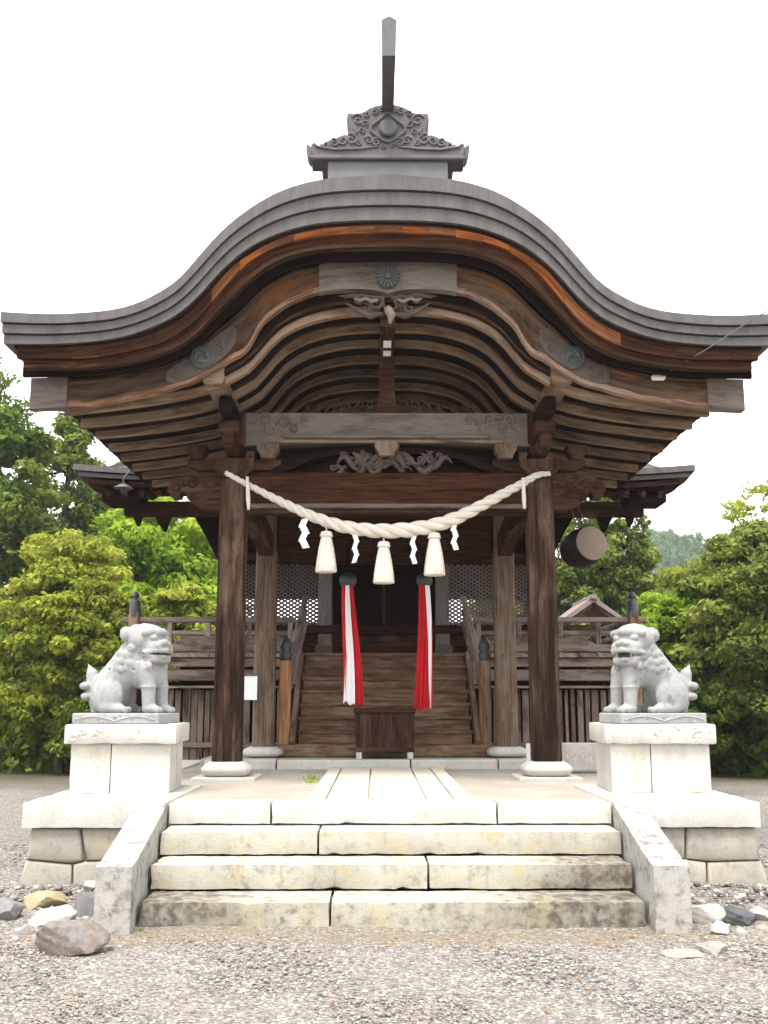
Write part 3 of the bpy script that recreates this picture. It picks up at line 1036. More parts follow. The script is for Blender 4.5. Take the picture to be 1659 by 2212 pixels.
# ------------------------------------------------------------------ stone steps
steps = thing('stone_steps', 'four broad granite steps with sloping cheek stones rising to the shrine porch', 'steps', (0, 7.3, 0))
SZ = (0.177, 0.357, 0.533, PT + 0.006)
cuts = ((-0.42,), (0.26,), (-0.55,), (-0.95, 0.85))
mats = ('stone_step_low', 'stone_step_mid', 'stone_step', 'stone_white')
for k in range(4):
    sw = SW * (1 + 0.0125 * k)                # the flight splays a little as it rises
    xs = [-sw] + list(cuts[k]) + [sw]
    z0 = -0.08 if k == 0 else SZ[k - 1] + 0.006
    for a, b in zip(xs[:-1], xs[1:]):
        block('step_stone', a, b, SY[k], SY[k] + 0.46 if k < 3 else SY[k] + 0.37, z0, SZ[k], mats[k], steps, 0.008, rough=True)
for sx in (-1, 1):
    a, b = sx * (SW + 0.012), sx * (SW + 0.25)
    prof = [(7.13, -0.05), (7.13, 0.435), (7.33, 0.455), (8.50, PT - 0.01), (8.56, PT - 0.02), (8.56, -0.05)]
    c = 0.012
    m = MB()
    rings = []
    for x, s_ in ((a, 0.99), (a + sx * c, 1.0), (b - sx * c, 1.0), (b, 0.99)):
        cy, cz = 7.7, 0.25
        rings.append([(x + sx * 0.06 * (y - 7.13) / 1.43, cy + (y - cy) * s_, cz + (z - cz) * s_) for y, z in prof])
    m.loft(rings)
    m.build('cheek_stone', 'stone_cheek', steps)

# ================================================================== THE SHRINE
shrine = thing('shrine_hall', 'weathered wooden shrine with a curved undulating gable porch and grey layered roof', 'shrine', (0, 13, 0.7))

# ---- gable roof edge
YF = 9.60
ROOF_T = sighted([(2, 677), (50, 680), (125, 682), (200, 678), (250, 672), (300, 658), (350, 633), (380, 613), (400, 594), (425, 565), (450, 536), (475, 509), (500, 486), (550, 449), (600, 421), (650, 403), (710, 391), (770, 386), (841, 384)], YF)
ROOF_B = sighted([(5, 741), (80, 742), (150, 740), (225, 733), (275, 723), (325, 706), (375, 682), (410, 655), (440, 625), (465, 596), (490, 571), (525, 542), (565, 518), (615, 498), (675, 483), (750, 476), (841, 474)], YF)
W0 = abs(P(4, 700, YF).x)
def xsamp(w, n=101):
    return np.linspace(-w, w, n)
def xs_between(a, b, n):
    return np.linspace(a, b, n)
# roof body behind the edge
RAF = sighted([(838, 676), (750, 678), (700, 686), (650, 701), (600, 730), (567, 766), (548, 790), (500, 821), (470, 837), (430, 851), (350, 868), (250, 882), (145, 893), (110, 896)], 10.29)
xs = xsamp(3.40)
roof = MB().ribbon(xs, ROOF_T(np.abs(xs) * 1.09) - 0.03, RAF(np.abs(xs)) + 0.155, 10.42, 15.2).build('roof', 'roof_edge', shrine, 35)
for k in range(3):
    w = W0 - 0.012 * k
    xs = xsamp(w)
    t, b = ROOF_T(np.abs(xs)), ROOF_B(np.abs(xs))
    g = 0.012
    zt = t + (b - t) * k / 3 - (g if k else 0)
    zb = t + (b - t) * (k + 1) / 3
    MB().ribbon(xs, zt, zb, 9.55 + 0.03 * k, 10.25).build('fascia_layer', 'roof_edge', roof, 35)
    if k < 2:      # shadow gap between the layers
        MB().ribbon(xs * 0.998, zb + 0.004, zb - g - 0.004, 9.60 + 0.03 * k, 10.2).build('fascia_joint', 'timber_dark', roof, 35)
# lap seams where the sheets of the edge meet
for k in range(3):
    w = W0 - 0.012 * k
    for sx_ in (-1, 1):
        x = random.uniform(0.2, 0.7)
        while x < w - 0.2:
            xx = np.linspace(x, x + 0.018, 3) * sx_
            if sx_ < 0:
                xx = xx[::-1]
            t, b = ROOF_T(np.abs(xx)), ROOF_B(np.abs(xx))
            MB().ribbon(xx, t + (b - t) * k / 3 - 0.014, t + (b - t) * (k + 1) / 3 + 0.002, 9.546 + 0.03 * k, 9.6 + 0.03 * k).build('lap_seam', 'roof_edge', roof)
            x += random.uniform(0.65, 1.1)
# boards stepping back under the edge
OT_P = [(30, 751), (150, 749), (225, 742), (300, 728), (350, 711), (390, 688), (425, 658), (450, 632), (475, 604), (500, 577), (550, 543), (600, 517), (675, 496), (750, 488), (840, 485)]
OB_P = [(35, 772), (150, 774), (225, 769), (300, 755), (350, 739), (390, 717), (425, 690), (450, 662), (475, 631), (500, 602), (530, 572), (565, 548), (625, 523), (700, 508), (770, 504), (840, 503)]
BT_P = [(66, 819), (200, 815), (300, 802), (370, 784), (420, 758), (450, 731), (480, 705), (510, 680), (540, 650), (575, 616), (605, 597), (640, 583), (700, 573), (770, 570), (839, 570)]
BG_T = sighted(BT_P, 10.1)
OR_T, OR_B = sighted(OT_P, 9.67), sighted(OB_P, 9.67)
BG_B = sighted([(72, 883), (200, 876), (275, 863), (350, 846), (425, 821), (465, 798), (500, 776), (530, 758), (548, 732), (562, 706), (600, 672), (650, 643), (700, 629), (770, 625), (839, 628)], 10.1)
wo_ = abs(P(30, 760, 9.67).x)
xs = xsamp(wo_)
MB().ribbon(xs, OR_T(np.abs(xs)) + 0.10, OR_T(np.abs(xs)) - 0.002, 9.655, 10.2).build('eave_board', 'timber_dark', shrine, 35)
# the orange board is made of short lengths
ns = 27
ed = np.linspace(-wo_ + 0.03, wo_ - 0.03, ns + 1)
for i in range(ns):
    xs = xs_between(ed[i] + 0.0015, ed[i + 1] - 0.0015, 7)
    xm_ = (ed[i] + ed[i + 1]) / 2
    far = xm_ < -1.75 or xm_ > 2.35
    bm_ = 'timber_red' if far else ('orange_dull' if random.random() < (0.65 if (xm_ < -1.2 or xm_ > 1.8) else 0.25) else 'orange_board')
    dz = random.uniform(-0.007, 0.007)
    MB().ribbon(xs, OR_T(np.abs(xs)), OR_B(np.abs(xs)) + dz, 9.668, 9.73).build('eave_batten', bm_, shrine, 35)
WB_ = abs(P(68, 850, 10.1).x)
def between(Y, t):
    o, q = sighted(OB_P, Y), sighted(BT_P, Y)
    return lambda x: o(np.abs(x)) + (q(np.abs(x)) - o(np.abs(x))) * t
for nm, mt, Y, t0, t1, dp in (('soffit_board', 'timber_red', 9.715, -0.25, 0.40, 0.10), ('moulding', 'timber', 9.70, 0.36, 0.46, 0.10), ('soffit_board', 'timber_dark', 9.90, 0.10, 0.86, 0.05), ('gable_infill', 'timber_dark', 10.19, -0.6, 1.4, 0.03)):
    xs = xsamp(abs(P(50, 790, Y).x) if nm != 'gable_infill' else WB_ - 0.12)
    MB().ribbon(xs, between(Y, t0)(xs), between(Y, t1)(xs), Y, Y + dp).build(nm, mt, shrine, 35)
# bargeboards: wings and the centre piece, with a lower lip
WB = abs(P(68, 850, 10.1).x)
xc = abs(P(692, 600, 10.1).x)
for sx in (-1, 1):
    a, b = (-WB, -xc) if sx < 0 else (xc, WB)
    xs = xs_between(a, b, 61)
    bw = MB().ribbon(xs, BG_T(np.abs(xs)), BG_B(np.abs(xs)) + 0.012, 10.1, 10.19).build('bargeboard', 'barge', shrine, 35)
    xs2 = xs_between(a * (1 if sx > 0 else .997), b * (.997 if sx > 0 else 1), 61)
    wv = 0.008 * np.sin(xs2 * 9.1) + 0.006 * np.sin(xs2 * 23.7 + 1)
    MB().ribbon(xs2, BG_B(np.abs(xs2)) + 0.055 + wv, BG_B(np.abs(xs2)) + wv * 0.5, 10.092, 10.185).build('lip', 'lip_wood' if sx < 0 else 'lip_pale', bw, 35)
    MB().ribbon(xs2, BG_T(np.abs(xs2)) - 0.03, BG_T(np.abs(xs2)) - 0.065, 10.088, 10.18).build('moulding', 'barge', bw, 35)
    # carved metal plate round the side crest
    cx = abs(P(438, 775, 10.1).x) * sx
    xp = np.linspace(cx - 0.33, cx + 0.36, 25) if sx > 0 else np.linspace(cx - 0.36, cx + 0.33, 25)
    zc = BG_T(np.abs(xp)) * 0.5 + BG_B(np.abs(xp)) * 0.5
    hh = (BG_T(np.abs(xp)) - BG_B(np.abs(xp))) * 0.44
    taper = 1 - 0.55 * np.abs(np.linspace(-1, 1, 25)) ** 6
    pl = MB().ribbon(xp, zc + hh * taper * 0.8, zc - hh * taper * 0.8, 10.078, 10.12).build('crest_plate', 'plate', bw, 35)
    for i, (dx, dz) in enumerate(((-0.28, 0.02), (-0.22, -0.05), (-0.17, 0.06), (0.17, 0.06), (0.19, -0.05), (0.26, -0.01), (0.29, 0.06))):
        x = cx + dx
        z = (BG_T(abs(x)) + BG_B(abs(x))) / 2 + dz
        MB().spiral((x, 10.076, z), 0.046, 1.5, 0.010, i * 1.3, 1 if i % 2 else -1).build('scroll', 'plate', bw, 40)
    # round crest with three commas
    cz = P(438, 774, 10.1).z
    r = 0.118
    rot = Matrix.Rotation(math.pi / 2, 3, 'X')
    dk = MB().lathe([(0.001, 0.0), (r, 0.0), (r, 0.035), (r * .9, 0.045), (r * .84, 0.038), (0.001, 0.038)], (cx, 10.085, cz), 32, rot).build('crest_disc', 'bronze', bw, 35)
    m = MB()
    for k in range(3):
        pts, rd = [], []
        for i in range(9):
            t = i / 8
            a_ = k * 2.094 + t * 2.2
            q = r * (0.36 + 0.36 * t)
            pts.append((cx + q * math.cos(a_), 10.045, cz + q * math.sin(a_)))
            rd.append(r * 0.23 * (1 - t) ** 0.8 + 0.003)
        m.tube(pts, rd, 7, True, (0, 1, 0))
    m.build('comma_relief', 'bronze' if sx > 0 else 'ornament', bw, 40)
    # end cap plate and its iron fixings
    xe = np.linspace(WB - 0.36, WB + 0.004, 7) * sx
    if sx < 0:
        xe = xe[::-1]
    MB().ribbon(xe, BG_T(np.abs(xe)) + 0.003, BG_B(np.abs(xe)) - 0.006, 10.072, 10.2).build('end_plate', 'timber_grey', bw, 35)
xs = xs_between(-xc - 0.012, xc + 0.012, 41)
zt = BG_T(np.abs(xs)) + 0.006
zb = BG_B(np.abs(xs)) - 0.006 - 0.035 * np.exp(-(np.abs(xs) / 0.07) ** 1.3)
cb = MB().ribbon(xs, zt, zb, 10.07, 10.19).build('bargeboard', 'timber_grey', shrine, 35)
cz = P(839, 598, 10.05).z
rot = Matrix.Rotation(math.pi / 2, 3, 'X')
fl = MB()
fl.lathe([(0.001, -0.03), (0.118, -0.03), (0.118, 0.015), (0.001, 0.018)], (0, 10.055, cz), 32, rot)
fl.lathe([(0.03, 0.0), (0.03, 0.045), (0.02, 0.05), (0.001, 0.05)], (0, 10.05, cz), 16, rot)
fd = fl.build('flower_crest', 'bronze', cb, 40)
pm = MB()
for k in range(16):
    a = 2 * math.pi * k / 16
    pts = [(q * math.cos(a), 10.03, cz + q * math.sin(a)) for q in (0.034, 0.06, 0.09, 0.112, 0.122)]
    pm.tube(pts, [0.006, 0.011, 0.018, 0.020, 0.010], 7, True, (0, 1, 0))
pm.build('petals', 'bronze', cb, 50)

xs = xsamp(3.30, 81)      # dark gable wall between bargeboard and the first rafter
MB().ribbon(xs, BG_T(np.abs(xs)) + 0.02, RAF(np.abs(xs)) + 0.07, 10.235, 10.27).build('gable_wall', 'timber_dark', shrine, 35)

# ---- hanging carving under the centre of the bargeboard
geg = MB()
zc = P(838, 668, 10.15).z
for sx in (-1, 1):
    geg.spiral((sx * 0.13, 10.1, zc + 0.055), 0.075, 1.3, 0.022, 0.5, sx, tail=(sx * 0.02, 10.1, zc - 0.05))
    geg.spiral((sx * 0.30, 10.1, zc + 0.085), 0.06, 1.2, 0.018, 0.9, sx, tail=(sx * 0.46, 10.1, zc + 0.10))
    geg.spiral((sx * 0.22, 10.1, zc - 0.01), 0.055, 1.1, 0.018, 2.0, sx)
    geg.tube([(sx * .05, 10.12, zc - .06), (sx * .18, 10.12, zc - .085), (sx * .3, 10.12, zc - .03), (sx * .44, 10.12, zc + .06)], [.02, .035, .03, .006], 7)
    geg.tube([(sx * .03, 10.11, zc + .10), (sx * .2, 10.11, zc + .12), (sx * .36, 10.11, zc + .135), (sx * .5, 10.11, zc + .125)], [.02, .022, .016, .006], 7)
ge = geg.build('hanging_carving', 'carving', shrine, 45)
m = MB()
for sx in (-1, 1):
    m.tube([(sx * .10, 10.04, zc + .06), (sx * .16, 10.03, zc + .035), (sx * .23, 10.035, zc + .07), (sx * .29, 10.04, zc + .05), (sx * .35, 10.05, zc + .08)], [.012, .02, .014, .02, .006], 6)
m.tube([(0.0, 10.06, zc - .02), (0.01, 10.02, zc - .07), (0.035, 10.01, zc - .12), (0.02, 10.03, zc - .2)], [.03, .05, .045, .015], 7)
m.build('pale_cloud', 'carving_pale', ge, 45)  # paler cloud shapes carved over the hanging piece

# ---- purlins and rafters
for sx in (-1, 1):
    pu = MB().beam((sx * 1.775, 10.17, 4.80), (sx * 1.775, 14.6, 4.80), 0.21, 0.25, 0.02).build('purlin', 'rafter', shrine)
rp = MB().beam((0, 10.2, 5.42), (0, 14.6, 5.42), 0.16, 0.24, 0.02).build('ridge_purlin', 'timber', shrine)
NR = 8
for i in range(NR):
    y = 10.33 + 0.53 * i
    L = 3.30 - 0.015 * i
    xs = xsamp(L, 61)
    b = RAF(np.abs(xs)) + random.uniform(-0.008, 0.008) + 0.008 * np.sin(xs * 1.9 + i)
    MB().ribbon(xs, b + 0.085, b, y - 0.045, y + 0.045).build('rafter', 'rafter', shrine, 35)
for i in range(24):
    y0 = 10.2 + i * 0.19
    xs = xsamp(3.34 - random.uniform(0, 0.02), 41)
    b = RAF(np.abs(xs)) + 0.081 + random.uniform(0, 0.010)
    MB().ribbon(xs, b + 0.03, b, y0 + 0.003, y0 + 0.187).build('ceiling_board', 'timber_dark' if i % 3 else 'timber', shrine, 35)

# ---- ridge: box, ornament, forward pole
zr = ROOF_T(0)
YO = 10.0
xb = abs(P(708, 365, YO).x)
z_or = P(845, 341, YO).z
rb = MB().box((0, 12.6, (zr - 0.1 + z_or) / 2), (2 * xb, 5.2, z_or - zr + 0.1), 0.012).build('ridge', 'ridge_box', shrine)
MB().box((0, 12.6, z_or + 0.06), (2 * xb + 0.16, 5.1, 0.12), 0.02).build('ridge_cap', 'ornament', rb)
xs = xsamp(xb - 0.04, 21)
MB().ribbon(xs, zr + 0.245 - 0.13 * (np.abs(xs) / xb) ** 2, zr + 0.235 - 0.13 * (np.abs(xs) / xb) ** 2, 9.985, 10.01).build('ridge_flashing', 'ornament', rb, 35)
oc = [(825, 452), (798, 453), (770, 459), (742, 470), (722, 484), (700, 490), (685, 489), (672, 493), (660, 488), (650, 494), (647, 520), (650, 560), (653, 580), (640, 588), (625, 585), (610, 592), (600, 601), (585, 600), (570, 607), (556, 612), (545, 623), (525, 634), (508, 638), (492, 634), (480, 622), (473, 630), (472, 646), (476, 664), (486, 679)]
half = []
for cxp, cyp in oc:
    p = P(432 + cxp / 2.0, cyp / 2.0, YO)
    half.append((p.x, p.z))
xo = half[0][0]
half = [(x - xo, z) for x, z in half]
out = half + [(-x, z) for x, z in half[::-1][:-1]]
orn = MB().prism(out, YO, YO + 0.2).build('ridge_ornament', 'ornament', shrine)
inn = [(x * 0.94, z * 0.955 + (half[-1][1] + 0.12) * 0.045) for x, z in out]
MB().prism(inn, YO - 0.025, YO + 0.1).build('raised_field', 'ornament', orn)
MB().box((0, YO + 0.09, half[-1][1] - 0.02), (1.60, 0.28, 0.05), 0.012).build('base_plate', 'ornament', orn)
zm = P(845, 282, YO).z
MB().lathe([(0.001, 0), (0.095, 0), (0.095, .04), (.08, .055), (0.001, .06)], (0, YO - 0.02, zm), 28, rot).build('medallion', 'bronze', orn, 40)
m = MB()
fr = []
for k in range(41):
    a = 2 * math.pi * k / 40 + math.pi / 2
    rr = 1 + 0.10 * math.cos(4 * a) + (0.28 * max(0, 1 - abs(((a - math.pi / 2 + math.pi) % (2 * math.pi)) - math.pi) / 0.35))
    fr.append((0.165 * rr * math.cos(a), YO - 0.035, zm + 0.135 * rr * math.sin(a)))
m.tube(fr, 0.016, 7, True, (0, 1, 0))
m.build('frame', 'ornament', orn, 45)
m = MB()
for sx in (-1, 1):
    for dx, dz, r_, a0, cw in ((0.31, 0.10, 0.075, 0.5, 1), (0.12, -0.15, 0.05, 2.0, -1), (0.2, -0.13, 0.05, 0.4, 1), (0.38, -0.12, 0.07, 1.2, 1), (0.47, -0.13, 0.055, 0.3, -1), (0.56, -0.16, 0.05, 1.0, 1), (0.65, -0.185, 0.045, 0.2, -1)):
        m.spiral((sx * dx, YO - 0.03, zm + dz), r_, 1.3, 0.014, a0 if sx > 0 else math.pi - a0, cw * sx)
    m.tube([(sx * .1, YO - .03, zm - .2), (sx * .3, YO - .03, zm - .225), (sx * .55, YO - .03, zm - .235), (sx * .74, YO - .03, zm - .2), (sx * .775, YO - .03, zm - .155)], [.01, .016, .018, .016, .006], 7)
    m.tube([(sx * .36, YO - .03, zm + .02), (sx * .33, YO - .035, zm - .04), (sx * .36, YO - .03, zm - .09)], [.008, .018, .01], 7)
    for k, (dx, dz, r_) in enumerate(((0.06, 0.22, 0.035), (0.14, 0.20, 0.04), (0.22, 0.17, 0.04), (0.23, 0.06, 0.04), (0.28, -0.02, 0.035), (0.05, -0.19, 0.03), (0.30, -0.16, 0.035))):
        m.spiral((sx * dx, YO - 0.03, zm + dz), r_, 1.2, 0.011, k * 1.3, sx if k % 2 else -sx)
m.build('scroll', 'ornament', orn, 45)
# forward pole, upturned, with a pointed tip face
pw = 0.052
z0 = P(845, 240, 9.98).z
za = P(845, 121, 9.10).z
zb2 = P(845, 44, 8.94).z
ptop = [(-0.056, 0.0), (0.056, 0.0)]
m = MB()
lo = [(10.05, z0 - 0.02), (9.7, (z0 * 0.62 + za * 0.38)), (9.35, z0 * 0.25 + za * 0.75 - 0.004), (9.10, za)]
hi = [(10.05, z0 + 0.14), (9.7, z0 + 0.16), (9.3, z0 + 0.21), (8.94, zb2)]
rings = []
for (ya, zl), (yb, zh), w in zip(lo, hi, (0.060, 0.061, 0.062, 0.066)):
    ap = Vector((0, yb - 0.01, zh + 0.035))
    rings.append([(-w, ya, zl), (-w * 1.08, yb, zh), tuple(ap), (w * 1.08, yb, zh), (w, ya, zl)])
m.loft(rings)
rpole = m.build('ridge_pole', 'ornament', shrine)
m = MB()
r_ = [Vector(p) for p in rings[-1]]
m.loft([[p + Vector((0, -0.004, -0.001)) for p in r_], [p + Vector((0, -0.012, -0.003)) for p in r_]])
m.build('pale_end_face', 'lit_end_grey', rpole)  # added pale face, painting the pole's end as if lit

# ---- front pillars and their stones
PXF, PYF = 1.70, 11.40
for sx in (-1, 1):
    MB().beam((sx * PXF * 1.002, PYF, 0.84), (sx * PXF, PYF, 3.93), 0.300, 0.300, 0.030, (0, 1, 0), 0.285, 0.285).build('pillar', 'pillar_front', shrine)
    m = MB()
    rings = []
    for k, (s_, z) in enumerate(((0.70, 0.715), (0.86, 0.735), (0.985, 0.775), (1.0, 0.80), (0.95, 0.822), (0.74, 0.868), (0.66, 0.872))):
        ring = []
        for j in range(28):
            a = 2 * math.pi * j / 28
            e = 0.42
            x = math.copysign(abs(math.cos(a)) ** e, math.cos(a)) * 0.262 * s_
            y = math.copysign(abs(math.sin(a)) ** e, math.sin(a)) * 0.262 * s_
            ring.append((sx * PXF + x, PYF + y, z))
        rings.append(ring)
    m.loft(rings)
    m.build('base_stone', 'stone_white', shrine, 60)
    MB().box((sx * PXF, PYF, PT - 0.005), (0.66, 0.66, 0.05), 0.01).build('base_slab', 'stone_white', shrine)

# ---- lower beam, frog-leg strut with dragon, upper rainbow beam
lb = MB().box((0, PYF, 3.80), (2 * PXF - 0.30, 0.24, 0.40), 0.02).build('tie_beam', 'timber_red', shrine)
MB().box((0, PYF - 0.135, 3.615), (2 * PXF - 0.31, 0.05, 0.05), 0.012).build('moulding', 'timber_grey', lb)
MB().box((0, PYF, 3.575), (2 * PXF - 0.30, 0.22, 0.06), 0.015).build('moulding', 'timber', lb)
kz0, kz1 = 4.01, 4.31
for sx in (-1, 1):
    out = []
    top = [(0.06, kz1 - 0.01), (0.35, kz1 - 0.02), (0.7, kz1 - 0.05), (0.98, kz1 - 0.13), (1.22, kz1 - 0.24), (1.36, kz0 + 0.0)]
    bot = [(1.20, kz0), (1.05, kz1 - 0.255), (0.86, kz1 - 0.16), (0.62, kz1 - 0.10), (0.33, kz1 - 0.075), (0.06, kz1 - 0.085)]
    MB().prism([(sx * x, z) for x, z in top + bot], PYF - 0.06, PYF + 0.08).build('curved_strut', 'timber_dark', shrine)
MB().box((0, PYF + 0.14, 4.20), (3.0, 0.04, 0.44), 0.008).build('back_board', 'timber_dark', shrine)
dr = MB()
rr = random.Random(3)
for k in range(7):
    x0 = -0.55 + k * 0.17
    z = kz0 + 0.10 + 0.05 * math.sin(k * 2.1)
    pts = [(x0 + t * 0.26, PYF - 0.10 - 0.03 * math.sin(t * 6 + k), z + 0.07 * math.sin(t * 5.5 + k * 1.7)) for t in np.linspace(0, 1, 9)]
    dr.tube(pts, [0.012, 0.022, 0.03, 0.033, 0.033, 0.03, 0.026, 0.018, 0.006], 7)
for k in range(34):
    x0, z = rr.uniform(-0.58, 0.5), kz0 + rr.uniform(0.02, 0.2)
    a0 = rr.uniform(0, 6)
    dr.tube([(x0 + t * rr.uniform(.1, .16), PYF - 0.08 - 0.04 * math.sin(t * 4 + k), z + 0.05 * math.sin(t * 5 + a0)) for t in np.linspace(0, 1, 6)], [0.008, 0.018, 0.024, 0.022, 0.016, 0.004], 6)
for k in range(12):
    dr.spiral((-0.6 + k * 0.108, PYF - 0.12, kz0 + rr.uniform(0.03, 0.22)), rr.uniform(0.03, 0.055), 1.2, 0.011, rr.uniform(0, 6), rr.choice((-1, 1)), tail=(-0.6 + k * 0.108 + rr.uniform(-.12, .12), PYF - .09, kz0 + rr.uniform(0.0, 0.2)))
dr.build('dragon_carving', 'carving', shrine, 50)
# small bearing blocks; some take paler wood, a lit look put into colour
def masu(cx, z0, z1, y, w, mat, d=0.2):
    m = MB()
    h = z1 - z0
    rings = []
    for s_, z in ((0.62, z0), (0.66, z0 + h * 0.2), (0.98, z0 + h * 0.55), (1.0, z0 + h * 0.58), (1.0, z1)):
        a, b = w / 2 * s_, d / 2 * (0.7 + 0.3 * s_)
        rings.append([(cx - a, y - b, z), (cx + a, y - b, z), (cx + a, y + b, z), (cx - a, y + b, z)])
    m.loft(rings)
    return m.build('bearing_block', mat, shrine)
masu(0, 4.17, 4.335, PYF - 0.13, 0.27, 'pillar_inner')
for sx in (-1, 1):
    masu(sx * 1.32, 4.15, 4.31, PYF - 0.11, 0.24, 'pillar_inner')
    masu(sx * PXF, 3.93, 4.13, PYF, 0.46, 'timber', 0.46)
    MB().prism([(sx * (PXF + x), z) for x, z in ((-0.52, 4.15), (-0.52, 4.09), (-0.40, 4.03), (-0.2, 4.02), (0.2, 4.02), (0.40, 4.03), (0.52, 4.09), (0.52, 4.15))], PYF - 0.09, PYF + 0.09).build('bracket_arm', 'timber', shrine)
    for dx in (0.0, 0.42):
        masu(sx * (PXF + dx), 4.15, 4.31, PYF - 0.05, 0.22, 'timber')
    MB().box((sx * PXF, PYF - 0.02, 4.49), (0.26, 0.30, 0.36), 0.015).build('bracket_block', 'timber', shrine)
    # forward bracket arms carrying the purlin
    m = MB()
    m.beam((sx * PXF, PYF + 0.4, 4.24), (sx * PXF, PYF - 0.62, 4.24), 0.13, 0.15, 0.02)
    m.build('bracket_arm', 'timber', shrine)
    MB().box((sx * PXF, PYF - 0.50, 4.40), (0.22, 0.22, 0.15), 0.02).build('bearing_block', 'timber', shrine)
    MB().beam((sx * PXF, PYF + 0.5, 4.57), (sx * PXF, PYF - 0.85, 4.57), 0.14, 0.18, 0.02).build('bracket_arm', 'timber_dark', shrine)
xs = xsamp(1.60, 41)
ub = MB().ribbon(xs, np.full(41, 4.675), 4.325 + 0.02 * np.exp(-(xs / 0.9) ** 2) - 0.035 * np.clip((np.abs(xs) - 1.1) / 0.5, 0, 1), PYF - 0.14, PYF + 0.12).build('rainbow_beam', 'timber_grey', shrine, 35)
MB().box((0, PYF - 0.155, 4.40), (2.3, 0.05, 0.045), 0.012).build('moulding', 'timber_grey', ub)
MB().box((0, PYF - 0.148, 4.345), (2.6, 0.04, 0.035), 0.01).build('moulding', 'rafter', ub)
m = MB()
for sx in (-1, 1):
    for dx, dz, r_, cw in ((0.92, 0.05, 0.06, 1), (1.03, -0.05, 0.055, -1), (1.15, 0.03, 0.075, 1), (1.28, -0.06, 0.06, -1), (1.36, 0.06, 0.085, 1)):
        MB().spiral((sx * dx, PYF - 0.142, 4.54 + dz), r_, 1.6, 0.015, dx * 7, cw * sx, tail=(sx * (dx + 0.13), PYF - 0.14, 4.5 - dz)).build('scroll', 'timber_grey', ub, 45)
# king strut above it with leaf carving
MB().prism([(-0.11, 4.675), (-0.13, 4.76), (-0.09, 4.85), (-0.085, 5.30), (0.085, 5.30), (0.09, 4.85), (0.13, 4.76), (0.11, 4.675)], PYF - 0.1, PYF + 0.1).build('king_strut', 'timber', shrine)
m = MB()
for sx in (-1, 1):
    for k in range(6):
        x = 0.18 + k * 0.14
        m.spiral((sx * x, PYF - 0.05, 4.75 + 0.045 * (1 - k / 6)), 0.06 - 0.004 * k, 1.2, 0.014, k * 1.1, sx, tail=(sx * (x + 0.12), PYF - 0.05, 4.69))
m.build('leaf_carving', 'carving_dark', shrine, 45)
# carved noses outside the front pillars
for sx in (-1, 1):
    o = [(0.12, 3.58), (0.12, 4.0), (0.42, 4.0), (0.58, 3.97), (0.70, 3.90), (0.73, 3.80), (0.68, 3.72), (0.60, 3.73), (0.58, 3.79), (0.53, 3.78), (0.50, 3.70), (0.40, 3.62), (0.3, 3.59)]
    nb = MB().prism([(sx * (PXF + x), z) for x, z in o], PYF - 0.11, PYF + 0.11).build('carved_nose', 'timber', shrine)
    m = MB()
    for k, (dx, z, r_) in enumerate(((0.62, 3.84, 0.075), (0.46, 3.88, 0.07), (0.33, 3.75, 0.07), (0.25, 3.90, 0.05), (0.46, 3.72, 0.045))):
        m.spiral((sx * (PXF + dx), PYF - 0.112, z), r_, 1.5, 0.017, k * 1.9, sx * (1 if k % 2 else -1), tail=(sx * (PXF + dx - 0.14), PYF - 0.115, z + 0.05))
    stuff(m.build('scroll', 'timber', nb, 45))

# ---- inner pillars, tie beams, shrimp-shaped connecting beams
PXI, PYI = 1.55, 13.55
for sx in (-1, 1):
    MB().beam((sx * PXI, PYI, 0.92), (sx * PXI, PYI, 4.35), 0.265, 0.265, 0.028, (0, 1, 0)).build('pillar', 'pillar_inner', shrine)
    m = MB()
    rings = []
    for s_, z in ((0.62, 0.80), (0.95, 0.83), (1.0, 0.87), (0.9, 0.91), (0.66, 0.935)):
        ring = []
        for j in range(24):
            a = 2 * math.pi * j / 24
            x = math.copysign(abs(math.cos(a)) ** 0.62, math.cos(a)) * 0.26 * s_
            y = math.copysign(abs(math.sin(a)) ** 0.62, math.sin(a)) * 0.26 * s_
            ring.append((sx * PXI + x, PYI + y, z))
        rings.append(ring)
    m.loft(rings)
    m.build('base_stone', 'stone_white', shrine, 60)
    m = MB()
    rings = []
    for t in np.linspace(0, 1, 11):
        y = PYF + 0.1 + t * (PYI - PYF - 0.15)
        x = sx * (PXF + (PXI - PXF) * t)
        zc_ = 3.66 + 0.10 * math.sin(t * math.pi * 0.9) - 0.22 * t ** 2.2
        hh = 0.17 - 0.03 * t
        rings.append([(x - .09, y, zc_ - hh), (x + .09, y, zc_ - hh), (x + .10, y, zc_), (x + .09, y, zc_ + hh), (x - .09, y, zc_ + hh), (x - .10, y, zc_)])
    m.loft(rings)
    m.build('connecting_beam', 'timber', shrine, 40)
ib = MB().box((0, PYI, 3.66), (2 * PXI - 0.29, 0.22, 0.50), 0.015).build('tie_beam', 'timber_red', shrine)
m = MB()
for k in range(14):
    m.spiral((-1.1 + k * 0.17, PYI - 0.115, 3.66 + 0.1 * math.sin(k * 2.2)), 0.07, 1.2, 0.012, k, 1 if k % 2 else -1)
m.build('relief', 'carving_dark', ib, 45)
for z, w in ((4.0, 0.16), (4.22, 0.18)):
    MB().box((0, PYI + 0.02, z), (2 * PXI + 1.1, w, 0.13), 0.012).build('tie_beam', 'timber', shrine)
for x in (-1.2, -0.6, 0, 0.6, 1.2):
    masu(x, 4.06, 4.16, PYI - 0.02, 0.2, 'timber')

# ---- hall behind: veranda, walls, lattice, roof
FZ, VY, HY, VX = 2.18, 15.10, 16.40, 3.62
hx, HB = 2.42, 17.0
